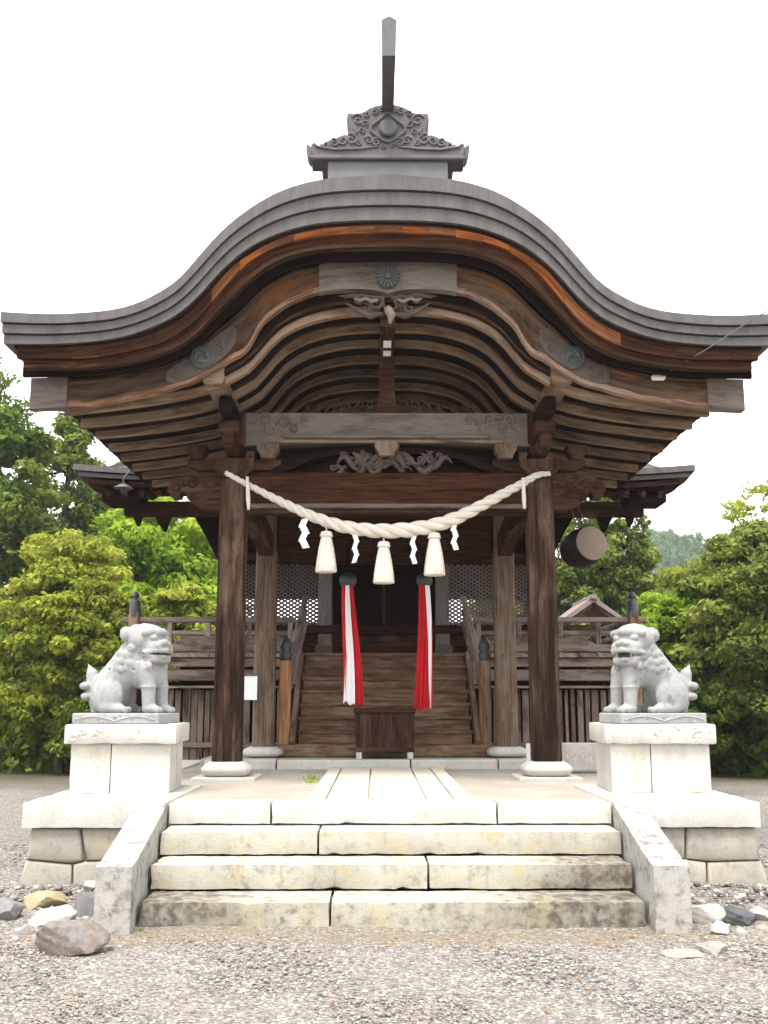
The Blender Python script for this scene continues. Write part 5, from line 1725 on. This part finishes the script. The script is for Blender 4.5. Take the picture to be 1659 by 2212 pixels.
# ================================================================== GUARDIAN LIONS
def lion_sdf(open_mouth, hy):
    rng = random.Random(5 if open_mouth else 9)
    ch, sh = math.cos(hy), math.sin(hy)
    pv = np.array((0.15, 0.0, 0.0), np.float32)
    def fn(p):
        d = sd_ell(p, (-0.14, 0, 0.17), (0.17, 0.15, 0.175))
        d = smin(d, sd_cap(p, (-0.15, 0, 0.22), (0.12, 0, 0.41), 0.135, 0.145), 0.06)
        d = smin(d, sd_cap(p, (0.08, 0, 0.52), (-0.13, 0, 0.28), 0.135, 0.13), 0.05)
        d = smin(d, sd_ell(p, (0.19, 0, 0.35), (0.125, 0.145, 0.155)), 0.05)
        d = smin(d, sd_cap(p, (0.06, 0, 0.43), (0.15, 0, 0.56), 0.145, 0.15), 0.05)
        # ribs line of the flank hollowed a little
        for s in (-1, 1):
            d = smin(d, sd_ell(p, (-0.12, s * 0.115, 0.15), (0.155, 0.075, 0.155)), 0.022)
            d = smin(d, sd_cap(p, (-0.12, s * 0.135, 0.05), (0.03, s * 0.135, 0.035), 0.05, 0.042), 0.025)
            for t in (-0.03, 0.0, 0.03):
                d = smin(d, sd_ell(p, (0.085, s * 0.135 + t, 0.028), (0.028, 0.017, 0.03)), 0.008)
            fx = 0.255 + (0.035 if s * hy < 0 else 0.0)
            d = smin(d, sd_cap(p, (fx - 0.03, s * 0.085, 0.36), (fx, s * 0.092, 0.22), 0.085, 0.065), 0.03)
            d = smin(d, sd_cap(p, (fx, s * 0.092, 0.24), (fx + 0.012, s * 0.095, 0.05), 0.063, 0.056), 0.008)
            d = smin(d, sd_ell(p, (fx - 0.002, s * 0.092, 0.225), (0.073, 0.073, 0.018)), 0.01)
            d = smin(d, sd_ell(p, (fx + 0.035, s * 0.095, 0.036), (0.078, 0.062, 0.045)), 0.012)
            for t in (-0.034, 0.0, 0.034):
                d = smin(d, sd_ell(p, (fx + 0.10, s * 0.095 + t, 0.026), (0.028, 0.018, 0.03)), 0.006)
        # tail: flame and knobs
        d = smin(d, sd_cap(p, (-0.27, 0, 0.02), (-0.31, 0, 0.2), 0.045, 0.06), 0.03)
        d = smin(d, sd_cap(p, (-0.30, 0, 0.24), (-0.325, 0, 0.34), 0.07, 0.05), 0.02)
        d = smin(d, sd_cap(p, (-0.325, 0, 0.34), (-0.365, 0, 0.425), 0.048, 0.006), 0.015)
        for s in (-1, 0, 1):
            d = smin(d, sd_ell(p, (-0.355, s * 0.065, 0.235), (0.05, 0.04, 0.036)), 0.012)
            d = smin(d, sd_ell(p, (-0.345, s * 0.055, 0.145), (0.05, 0.038, 0.036)), 0.012)
        # mane locks over neck and shoulders
        for r_, n, z, rx, ry in ((0.034, 11, 0.50, 0.142, 0.142), (0.032, 12, 0.435, 0.150, 0.146), (0.030, 13, 0.375, 0.140, 0.142)):
            for k in range(n):
                a = math.pi * (0.30 + 1.4 * k / (n - 1))
                c = (0.10 - (0.56 - z) * 0.35 + rx * math.cos(a), ry * math.sin(a), z + 0.012 * (k % 2))
                d = smin(d, sd_ell(p, c, (r_, r_ * 0.9, r_ * 1.15)), 0.010)
                d = smax(d, -sd_ell(p, (c[0] * 1.0 + 0.30 * r_ * math.cos(a) + 0.9 * r_ * math.cos(a), c[1] + 1.15 * r_ * math.sin(a), c[2]), (0.012, 0.012, 0.012)), 0.006)
        # head, turned about the neck
        q = p - pv
        h = np.stack([q[..., 0] * ch + q[..., 1] * sh, -q[..., 0] * sh + q[..., 1] * ch, q[..., 2]], -1) + pv
        hc, hs_ = np.array((0.17, 0, 0.55), np.float32), 1.1
        h = (h - hc) / hs_ + hc
        e = sd_ell(h, (0.175, 0, 0.625), (0.165, 0.165, 0.135))
        e = smin(e, sd_box(h, (0.275, 0, 0.555), (0.105, 0.115, 0.055), 0.045), 0.03)
        jz = 0.455 if open_mouth else 0.475
        e = smin(e, sd_box(h, (0.255, 0, jz), (0.11, 0.105, 0.036), 0.03), 0.02)
        for s in (-1, 1):
            e = smin(e, sd_cap(h, (0.325, s * 0.02, 0.685), (0.275, s * 0.125, 0.675), 0.034, 0.03), 0.012)
            e = smin(e, sd_ell(h, (0.315, s * 0.072, 0.637), (0.03, 0.036, 0.028)), 0.006)
            e = smin(e, sd_ell(h, (0.10, s * 0.150, 0.665), (0.06, 0.028, 0.05)), 0.012)
            e = smin(e, sd_ell(h, (0.375, s * 0.032, 0.592), (0.024, 0.028, 0.022)), 0.008)
            # lips
            e = smin(e, sd_cap(h, (0.385, 0, 0.540), (0.355, s * 0.09, 0.532), 0.022, 0.02), 0.01)
            e = smin(e, sd_cap(h, (0.355, s * 0.09, 0.532), (0.255, s * 0.122, 0.520), 0.02, 0.018), 0.01)
            e = smin(e, sd_cap(h, (0.365, 0, jz + 0.015), (0.335, s * 0.085, jz + 0.018), 0.02, 0.019), 0.01)
            e = smin(e, sd_cap(h, (0.335, s * 0.085, jz + 0.018), (0.245, s * 0.117, jz + 0.035), 0.019, 0.016), 0.01)
            # cheek and jaw curls
            for k, (x, z) in enumerate(((0.16, 0.56), (0.13, 0.50), (0.15, 0.44), (0.22, 0.425), (0.29, 0.418))):
                e = smin(e, sd_ell(h, (x, s * (0.142 - 0.012 * k), z), (0.038, 0.03, 0.036)), 0.008)
                e = smax(e, -sd_ell(h, (x, s * (0.175 - 0.012 * k), z), (0.012, 0.012, 0.012)), 0.006)
        e = smin(e, sd_ell(h, (0.365, 0, 0.605), (0.03, 0.04, 0.026)), 0.01)
        # curls on the crown
        for x, y in ((0.07, -0.10), (0.07, 0.0), (0.07, 0.10), (0.16, -0.075), (0.16, 0.075), (0.24, -0.045), (0.24, 0.045), (0.01, -0.05), (0.01, 0.05), (0.155, 0)):
            e = smin(e, sd_ell(h, (x, y, 0.725 - abs(y) * 0.25 - abs(x - 0.13) * 0.12), (0.05, 0.046, 0.04)), 0.01)
        if open_mouth:
            e = smax(e, -sd_ell(h, (0.36, 0, 0.502), (0.12, 0.078, 0.021)), 0.008)
            for s in (-1, 1):
                e = smin(e, sd_cap(h, (0.35, s * 0.06, 0.522), (0.352, s * 0.06, 0.485), 0.012, 0.006), 0.004)
            e = smin(e, sd_ell(h, (0.31, 0, 0.480), (0.06, 0.045, 0.014)), 0.006)
        else:
            e = smax(e, -sd_box(h, (0.33, 0, 0.512), (0.13, 0.105, 0.006), 0.004), 0.006)
            for s in (-1, 1):
                e = smax(e, -sd_ell(h, (0.25, s * 0.125, 0.512), (0.022, 0.02, 0.018)), 0.006)
        d = smin(d, e * hs_, 0.02)
        return smax(d, -p[..., 2], 0.004)
    return fn

def carved_base(parent, L, Wd, H):
    """low slab with a swag carved along its faces"""
    b = MB().box((0, 0, H / 2), (L, Wd, H), 0.01).build('base', 'stone_lion', parent, None, True)
    m = MB()
    for s in (-1, 1):
        m.tube([(x, s * (Wd / 2 - 0.001), H * (0.28 + 0.42 * abs(math.sin((x / L + 0.5) * 2 * math.pi)))) for x in np.linspace(-L * 0.46, L * 0.46, 41)], 0.009, 6)
        for k in range(-2, 3):
            m.spiral((k * L * 0.2, s * (Wd / 2 + 0.002), H * 0.55), H * 0.2, 1.1, 0.006, k, 1)
    m.build('swag_relief', 'stone_lion', b, 40, True)
    return b

def lion(label, cx, cy, cz, rz, open_mouth, hy):
    t = thing('guardian_lion', label, 'lion statue', (cx, cy, cz), rz, 'guardian lions before the shrine')
    t.scale = (1.045, 1.045, 1.045)
    carved_base(t, 0.80, 0.46, 0.09)
    v, f = surface_nets(lion_sdf(open_mouth, hy), (-0.45, -0.26, -0.012), (0.52, 0.26, 0.84), 0.0076)
    me = mesh_np('body', v, f)
    o = link('body', me, 'stone_lion', t, True)
    o.location = (-0.02, 0, 0.088)
    return t

def pedestal(label, cx, cy, rz, marks):
    t = thing('lion_pedestal', label, 'pedestal', (cx, cy, PT + 0.012), rz, 'stone pedestals of the lions')
    H = 0.42
    for x0, x1, y0, y1 in ((-0.43, -0.085, -0.42, 0.0), (-0.08, 0.43, -0.42, 0.0), (-0.43, 0.12, 0.005, 0.42), (0.125, 0.43, 0.005, 0.42)):
        RB[0] += 1
        v, f = rough_mesh(x1 - x0, y1 - y0, H, 0.06, 0.0028, RB[0])
        MB().add([(p[0] + (x0 + x1) / 2, p[1] + (y0 + y1) / 2, p[2] + H / 2) for p in v], f).build('block', 'stone_white', t, 28, True)
    # capstone with a slightly ragged lower edge
    m = MB()
    rings = []
    for s_, z in ((0.985, H), (1.0, H + 0.012), (1.0, H + 0.155), (0.985, H + 0.168)):
        ring = []
        n = 14
        for sd_, (ax_, ay_, bx_, by_) in enumerate(((-.48, -.47, .48, -.47), (.48, -.47, .48, .47), (.48, .47, -.48, .47), (-.48, .47, -.48, -.47))):
            for k in range(n):
                q = k / n
                dz = random.uniform(-0.006, 0.006) if z < H + 0.02 else random.uniform(-0.002, 0.002)
                ring.append(((ax_ + (bx_ - ax_) * q) * s_, (ay_ + (by_ - ay_) * q) * s_, z + dz))
        rings.append(ring)
    m.loft(rings)
    cp = m.build('capstone', 'stone_white', t, 40, True)
    for ch_, x, z, s_ in marks:
        glyph(ch_, s_, (x, -0.4715, H + 0.084 + z), 'glyph', cp, True)
    return t
PZ = PT + 0.012 + 0.168 + 0.42
pedestal('pale stone pedestal under the left lion, with worn carved characters at its left end', -2.37, 9.76, R(3), (('●', -0.41, -0.03, 0.075), ('白', -0.325, -0.005, 0.10), ('村', -0.19, 0.0, 0.11), ('人', 0.16, 0.02, 0.05)))
pedestal('pale stone pedestal under the right lion, with worn carved characters along its right half', 2.40, 9.76, R(-3), (('以', -0.02, 0.015, 0.10), ('へ', 0.14, 0.03, 0.12), ('云', 0.31, 0.005, 0.11), ('、', 0.45, 0.03, 0.07)))
lion('grey stone guardian lion with closed mouth seated on the left pedestal', -2.40, 9.72, PZ, R(-12), False, R(-16))
lion('grey stone guardian lion with open mouth seated on the right pedestal', 2.42, 9.72, PZ, R(180 + 12), True, R(38))

# ================================================================== LOOSE STONES
def ground_hit(u, v):
    a = P(u, v, 10.0)
    d = a - CAM
    t = -CAM.z / d.z
    return CAM + d * t
def boulder(label, u, v, w, h, d, mat, seed, rz=0.0, flat=1.0):
    g_ = ground_hit(u, v)
    rr = np.random.default_rng(seed)
    bm = bmesh.new()
    bmesh.ops.create_icosphere(bm, subdivisions=4, radius=1.0)
    pl = [(rr.normal(size=3), rr.uniform(0.5, 0.86)) for _ in range(20)]
    ph = rr.uniform(0, 6, 6)
    for v_ in bm.verts:
        c = np.array(v_.co)
        for nrm, k in pl:
            nn = nrm / np.linalg.norm(nrm)
            dd = c @ nn - k
            if dd > 0:
                c = c - nn * dd * 0.97
        c = c * (1 + 0.02 * math.sin(7 * c[0] + ph[0]) * math.sin(6 * c[1] + ph[1]) + 0.014 * math.sin(17 * c[2] + ph[2] + 9 * c[0]) + 0.01 * math.sin(31 * c[0] + ph[3]) * math.sin(29 * c[1] + 23 * c[2] + ph[4]))
        v_.co = (c[0] * w * 0.66, c[1] * d * 0.66, (c[2] * 0.78 + 0.34) * h)
    me = bpy.data.meshes.new('boulder')
    bm.to_mesh(me)
    bm.free()
    me.shade_smooth()
    me.set_sharp_from_angle(angle=R(14))
    o = link('boulder', me, mat)
    o.location = (g_.x, g_.y + d * 0.3, float(gz(g_.x, g_.y)) - 0.005)
    o.rotation_euler = (0, 0, rz)
    tag(o, label, 'rock', 'loose rocks beside the steps')
rocks = [
    ('largest boulder, brown and low, in the left foreground', 136, 2062, 0.40, 0.19, 0.32, 'rock_mixed', 1, 0.2),
    ('flat white stone behind the largest left boulder', 118, 2003, 0.30, 0.14, 0.24, 'rock_white', 2, 0.0),
    ('dark grey stone against the left cheek block', 182, 1985, 0.20, 0.17, 0.2, 'rock_grey', 3, 0.3),
    ('yellowish stone above the flat white stone on the left', 84, 1972, 0.30, 0.12, 0.2, 'rock_yellow', 4, 0.1),
    ('dark rounded stone at the left edge of the picture', 6, 1992, 0.24, 0.14, 0.22, 'rock_grey', 5, 0.0),
    ('tan flat stone at the foot of the left wall', 127, 1914, 0.17, 0.09, 0.14, 'rock_white', 6, 0.4),
    ('small reddish stone beside the left cheek block', 190, 1926, 0.14, 0.08, 0.12, 'rock_brown', 7, 0.0),
    ('small pale stone just behind the dark grey stone on the left', 196, 1950, 0.12, 0.08, 0.12, 'rock_white', 8, 0.0),
    ('thin grey stone lying left of the tan flat stone', 72, 1927, 0.16, 0.06, 0.14, 'rock_grey', 9, 0.2),
    ('white angular stone beside the right cheek block', 1530, 2003, 0.27, 0.13, 0.2, 'rock_white', 10, -0.2),
    ('small pale stone in front of the white angular stone on the right', 1557, 2024, 0.12, 0.10, 0.12, 'rock_white', 11, 0.1),
    ('dark flat stone right of the white angular stone', 1606, 2006, 0.24, 0.13, 0.26, 'rock_dark', 12, 0.1),
    ('pale stone cut off by the right edge of the picture', 1655, 1998, 0.20, 0.11, 0.25, 'rock_white', 13, 0.0),
    ('flat tan slab lying in the right foreground', 1485, 2068, 0.22, 0.035, 0.18, 'rock_tan', 14, 0.0),
    ('low pale grey stone right of the flat tan slab', 1545, 2062, 0.19, 0.07, 0.16, 'rock_tan', 15, 0.2),
    ('small white flat stone at the foot of the right wall', 1515, 1920, 0.15, 0.04, 0.1, 'rock_white', 16, -0.2),
]
for r_ in rocks:
    boulder(*r_)

# fallen leaves, and weeds by the path
def litter():
    n = 900
    x = RNG.uniform(-4.5, 4.5, n)
    y = np.where(RNG.random(n) < 0.45, RNG.uniform(6.75, 7.25, n), RNG.uniform(5.4, 8.0, n))
    k = ~((np.abs(x) < 2.1) & (y > 7.1))
    x, y = x[k], y[k]
    n = len(x)
    a = RNG.uniform(0, 6.28, n)
    L = RNG.uniform(0.007, 0.022, n)
    c = np.stack([x, y, gz(x, y) + 0.014], -1)
    u = np.stack([np.cos(a), np.sin(a), RNG.uniform(-.3, .3, n)], -1) * L[:, None]
    w = np.stack([-np.sin(a), np.cos(a), RNG.uniform(-.3, .3, n)], -1) * L[:, None] * 0.5
    V = np.stack([c - u, c + w, c + u, c - w], 1).reshape(-1, 3)
    o = stuff(link('fallen_leaves', mesh_np('fallen_leaves', V, np.arange(len(V)).reshape(-1, 4), False, RNG.random(n)), 'litter'))
    o['label'] = 'fallen brown leaves scattered on the gravel'
litter()
def weeds():
    V, U = [], []
    for (cx, cy, cz, n, s) in ((-0.80, 11.0, PT, 40, 0.055), (-0.75, 10.6, PT, 20, 0.04), (-1.66, 7.22, 0.0, 16, 0.03), (-2.3, 8.45, 0.08, 30, 0.05)):
        for k in range(n):
            a = RNG.uniform(0, 6.28)
            b = np.array((cx + RNG.normal() * s * 0.8, cy + RNG.normal() * s * 0.6, cz + 0.005))
            t = b + np.array((math.cos(a) * s * .5, math.sin(a) * s * .5, s * RNG.uniform(.5, 1.1)))
            w = np.array((-math.sin(a), math.cos(a), 0)) * 0.006
            V += [b - w, b + w, t + w * .3, t - w * .3]
            U.append(RNG.random())
    o = stuff(link('weeds', mesh_np('weeds', np.array(V), np.arange(len(V)).reshape(-1, 4), False, np.array(U)), 'leaf_bright'))
    o['label'] = 'small green weeds growing along the stone joints'
weeds()

# ================================================================== TREES
def leaves(centers, radii, n, L, up=0.35, shell=0.62):
    """leaf-sized faces spread through clumps; returns verts and per-leaf random value"""
    centers, radii = np.asarray(centers), np.asarray(radii)
    w = (radii.prod(-1)) ** 0.67
    ci = RNG.choice(len(centers), n, p=w / w.sum())
    d = RNG.normal(size=(n, 3))
    d /= np.linalg.norm(d, axis=1, keepdims=True)
    r = shell + (1.05 - shell) * RNG.random(n) ** 0.6
    inner = RNG.random(n) < 0.25
    r = np.where(inner, RNG.random(n) * shell, r)
    r = np.where(RNG.random(n) < 0.10, r * RNG.uniform(1.0, 1.55, n), r)      # stray sprays break the outline
    c = centers[ci] + d * radii[ci] * r[:, None]
    c[:, 2] = np.maximum(c[:, 2], 0.03)
    nrm = d + RNG.normal(size=(n, 3)) * 0.55 + np.array((0, 0, up))
    nrm /= np.linalg.norm(nrm, axis=1, keepdims=True)
    a = np.cross(nrm, RNG.normal(size=(n, 3)))
    a /= np.linalg.norm(a, axis=1, keepdims=True) + 1e-6
    b = np.cross(nrm, a)
    s = L * RNG.uniform(0.6, 1.25, (n, 1)) * RNG.uniform(0.7, 1.4, len(centers))[ci][:, None]
    a, b = a * s, b * s * 0.5
    droop = -nrm * s * 0.18
    V = np.stack([c - a + droop, c + b, c + a + droop, c - b], 1).reshape(-1, 3)
    rv = np.clip(RNG.random(len(centers))[ci] * 0.55 + RNG.random(n) * 0.45, 0, 1)
    return V, rv
def make_tree(name, label, x, y, h, kind, rx, z0, mat, n, L, trunk=0.14, nc=60, cr=0.32, group=None, cat='tree', ry=None, lean=0.0):
    t = thing(name, label, cat, (x, y, 0), 0, group)
    ry = ry or rx
    nc, cr = int(nc * 2.2), cr * 0.72
    cs, rs = [], []
    for k in range(nc):
        if kind in ('cone', 'column'):
            q = RNG.random() ** (1.25 if kind == 'cone' else 0.95)
            z = z0 + (h - z0) * q
            rad = (1 - q) ** 0.75 if kind == 'cone' else 0.9 - 0.85 * q ** 3.5
            a = RNG.uniform(0, 6.28)
            e = np.sqrt(RNG.uniform(0.25, 1))
            cs.append((rx * rad * e * math.cos(a) * .85, ry * rad * e * math.sin(a) * .85, z))
            s = cr * rx * (0.45 + 0.75 * rad) * RNG.uniform(0.7, 1.3)
            rs.append((s, s, s * 0.75))
        else:
            d = RNG.normal(size=3)
            d /= np.linalg.norm(d)
            e = RNG.uniform(0.35, 1) ** 0.5
            zz = d[2] * e
            prof = 1.0 if zz > 0 else 1.0 - 0.15 * abs(zz)
            e *= RNG.uniform(0.82, 1.16)
            cs.append((d[0] * e * rx * .82 * prof + lean * zz, d[1] * e * ry * .82 * prof, (z0 + h) / 2 + zz * (h - z0) / 2 * .86))
            s = cr * rx * RNG.uniform(0.55, 1.3)
            rs.append((s * RNG.uniform(.8, 1.4), s * RNG.uniform(.8, 1.4), s * RNG.uniform(.4, .75)))
    V, rv = leaves(cs, rs, int(n * 1.45), L * 0.76)
    link('crown', mesh_np('crown', V, np.arange(len(V)).reshape(-1, 4), False, rv), mat, t, True)
    m = MB()
    top = h * (0.9 if kind == 'cone' else 0.72)
    pts = [(0.05 * math.sin(k * 1.3) * k / 3, 0.05 * math.cos(k * 1.7) * k / 3, top * k / 6 - 0.05) for k in range(7)]
    m.tube(pts, [trunk * (1.25 if k == 0 else 1) * (1 - 0.13 * k) for k in range(7)], 9)
    for k in RNG.choice(nc, min(nc, 14), replace=False):
        c = Vector(cs[k])
        zb_ = min(top * 0.95, max(0.25 * h, c.z - 0.35 * math.hypot(c.x, c.y)))
        s = Vector((0.02, 0.02, zb_))
        md = s.lerp(c, 0.5) + Vector((0, 0, -0.06 * h * 0.3))
        m.tube([s, md, c], [trunk * 0.42, trunk * 0.26, trunk * 0.08], 6)
    m.build('trunk', 'bark', t, 60, True)
    return t
LT, RT = 'trees left of the shrine', 'trees right of the shrine'
make_tree('evergreen_tree', 'tall dense dark evergreen at the left edge of the picture', -12.2, 30, 12.4, 'round', 3.3, 0.4, 'leaf_dark', 46000, 0.15, 0.25, 95, 0.26, LT)
make_tree('conifer_tree', 'dark conifer with a thin open top, seen left of the gable end', -10.1, 33, 12.2, 'cone', 2.5, 0.6, 'leaf_dark', 21000, 0.15, 0.22, 75, 0.26, LT)
make_tree('evergreen_tree', 'dark evergreen behind the left eave, right of the thin topped conifer', -8.6, 34.5, 10.4, 'round', 2.8, 0.3, 'leaf_dark', 32000, 0.15, 0.22, 80, 0.27, LT)
make_tree('maple_tree', 'bright yellow green tree behind the left railing and pillar', -6.3, 29.5, 8.0, 'round', 2.7, 0.8, 'leaf_bright', 30000, 0.12, 0.16, 90, 0.25, LT)
make_tree('leafy_tree', 'olive green bushy tree behind the left lion', -6.5, 21.5, 5.5, 'round', 1.75, 0.15, 'leaf_olive', 34000, 0.085, 0.1, 110, 0.22, LT)
make_tree('leafy_shrub', 'yellow green shrub between the left lion and the veranda post', -5.0, 25.5, 4.7, 'round', 1.5, 0.2, 'leaf_olive', 20000, 0.09, 0.08, 70, 0.25, LT, 'shrub')
make_tree('leafy_shrub', 'low bright green shrub at the left edge behind the gravel', -8.2, 23, 3.6, 'round', 1.35, 0.05, 'leaf_bright', 17000, 0.085, 0.07, 60, 0.26, LT, 'shrub')
make_tree('evergreen_tree', 'dark green tree in the back row at far left', -14.5, 37, 9.5, 'round', 3.2, 0.2, 'leaf_dark', 17000, 0.19, 0.22, 70, 0.28, LT)
make_tree('leafy_shrub', 'dark shrub low behind the left pedestal', -5.4, 21.0, 2.6, 'round', 1.2, 0.02, 'leaf_dark', 13000, 0.085, 0.06, 50, 0.28, LT, 'shrub')
make_tree('cypress_tree', 'dark cypress behind the drum, nearer the pillar', 5.5, 28.5, 10.4, 'column', 1.5, 0.3, 'leaf_cypress', 26000, 0.10, 0.15, 90, 0.30, RT)
make_tree('cypress_tree', 'dark cypress standing right of the drum', 6.7, 29, 10.2, 'column', 1.35, 0.3, 'leaf_cypress', 26000, 0.10, 0.16, 110, 0.28, RT)
make_tree('maple_tree', 'bright green tree seen between the right pillar and the drum', 4.35, 34, 8.6, 'round', 1.7, 1.2, 'leaf_bright', 16000, 0.12, 0.12, 60, 0.28, RT)
make_tree('leafy_tree', 'big dark olive tree at the right edge of the picture', 7.45, 20.2, 5.3, 'round', 1.8, 0.1, 'leaf_cypress', 40000, 0.085, 0.13, 120, 0.22, RT)
make_tree('leafy_shrub', 'dark shrub low behind the right pedestal', 5.7, 20.6, 2.5, 'round', 1.15, 0.02, 'leaf_dark', 13000, 0.085, 0.06, 50, 0.28, RT, 'shrub')
make_tree('maple_sapling', 'small vivid yellow green maple left of the big dark tree', 6.0, 21.8, 3.95, 'round', 0.95, 2.1, 'leaf_bright', 8000, 0.085, 0.06, 40, 0.28, RT)
make_tree('thin_tree', 'thin bare topped tree with sparse leaves at the right edge', 9.1, 24.5, 7.0, 'round', 1.3, 3.6, 'leaf_olive', 1500, 0.10, 0.09, 40, 0.22, RT)
make_tree('leafy_tree', 'olive tree in the back row right of the cypresses', 9.3, 31, 6.0, 'round', 2.4, 0.2, 'leaf_olive', 20000, 0.12, 0.14, 70, 0.27, RT)
make_tree('leafy_tree', 'dark tree in the back row far right', 11.0, 27, 5.6, 'round', 2.3, 0.1, 'leaf_dark', 18000, 0.12, 0.14, 70, 0.27, RT)
def undergrowth(name, label, x0, x1, y0, y1, h, n, mat):
    k = 130
    cs = np.stack([RNG.uniform(x0, x1, k), RNG.uniform(y0, y1, k), RNG.uniform(0.1, h, k)], -1)
    rs = np.full((k, 3), 0.75) * RNG.uniform(0.6, 1.3, (k, 1))
    V, rv = leaves(cs, rs, n, 0.12)
    o = stuff(link(name, mesh_np(name, V, np.arange(len(V)).reshape(-1, 4), False, rv), mat))
    o['label'] = label
undergrowth('undergrowth', 'dark undergrowth along the foot of the trees on the left', -17, -5.2, 21.5, 28, 1.6, 34000, 'leaf_dark')
undergrowth('undergrowth', 'dark undergrowth along the foot of the trees on the right', 5.6, 13, 20.5, 26, 1.5, 28000, 'leaf_dark')

# ---- small roofed hut behind the right veranda
hut = thing('small_hut', 'small gabled hut roof seen behind the right veranda railing', 'hut', (4.95, 24.5, 0))
zr_, ze = P(1283, 1292, 24.2).z, P(1283, 1352, 24.2).z
hw = 0.92
for sx in (-1, 1):
    m = MB()
    rings = []
    for y in (24.2, 26.4):
        rings.append([(4.95, y, zr_), (4.95 + sx * hw, y, ze), (4.95 + sx * hw, y, ze - 0.07), (4.95, y, zr_ - 0.09)])
    m.loft(rings)
    rf = m.build('roof', 'roof_tile', hut)
    for k in range(9):
        y = 24.3 + k * 0.25
        MB().beam((4.95 + sx * 0.03, y, zr_ + 0.015), (4.95 + sx * hw, y, ze + 0.012), 0.05, 0.035, 0.01).build('tile_rib', 'roof_tile', rf)
    MB().beam((4.95, 24.25, zr_ - 0.13), (4.95 + sx * (hw - .03), 24.25, ze - 0.11), 0.05, 0.11, 0.01).build('gable_board', 'timber', hut)
    for y in (24.5, 26.1):
        MB().beam((4.95 + sx * 0.62, y, 0), (4.95 + sx * 0.62, y, ze + 0.1), 0.12, 0.12, 0.01, (0, 1, 0)).build('post', 'timber', hut)
MB().beam((4.95, 24.1, zr_ + 0.03), (4.95, 26.5, zr_ + 0.03), 0.14, 0.10, 0.02).build('ridge', 'roof_tile', hut)
MB().beam((4.95 - .75, 24.5, ze - 0.03), (4.95 + .75, 24.5, ze - 0.03), 0.1, 0.14, 0.01).build('tie_beam', 'timber', hut)

# ------------------------------------------------------------------ the air: thin haze that pales the far hill
hz_ = G('haze_air')
pv_ = hz_.n('ShaderNodeVolumePrincipled')
pv_.inputs['Color'].default_value = (0.93, 0.96, 1.0, 1)
pv_.inputs['Density'].default_value = 0.0005
pv_.inputs['Anisotropy'].default_value = 0.2
hz_.l(pv_.outputs[0], hz_.out.inputs['Volume'])
hm = MB().add([(x, y, z) for x in (-925, 925) for y in (-915, 940) for z in (-2.0, 62.0)], [(0, 1, 3, 2), (4, 6, 7, 5), (0, 4, 5, 1), (2, 3, 7, 6), (0, 2, 6, 4), (1, 5, 7, 3)])
stuff(hm.build('haze', hz_.m))
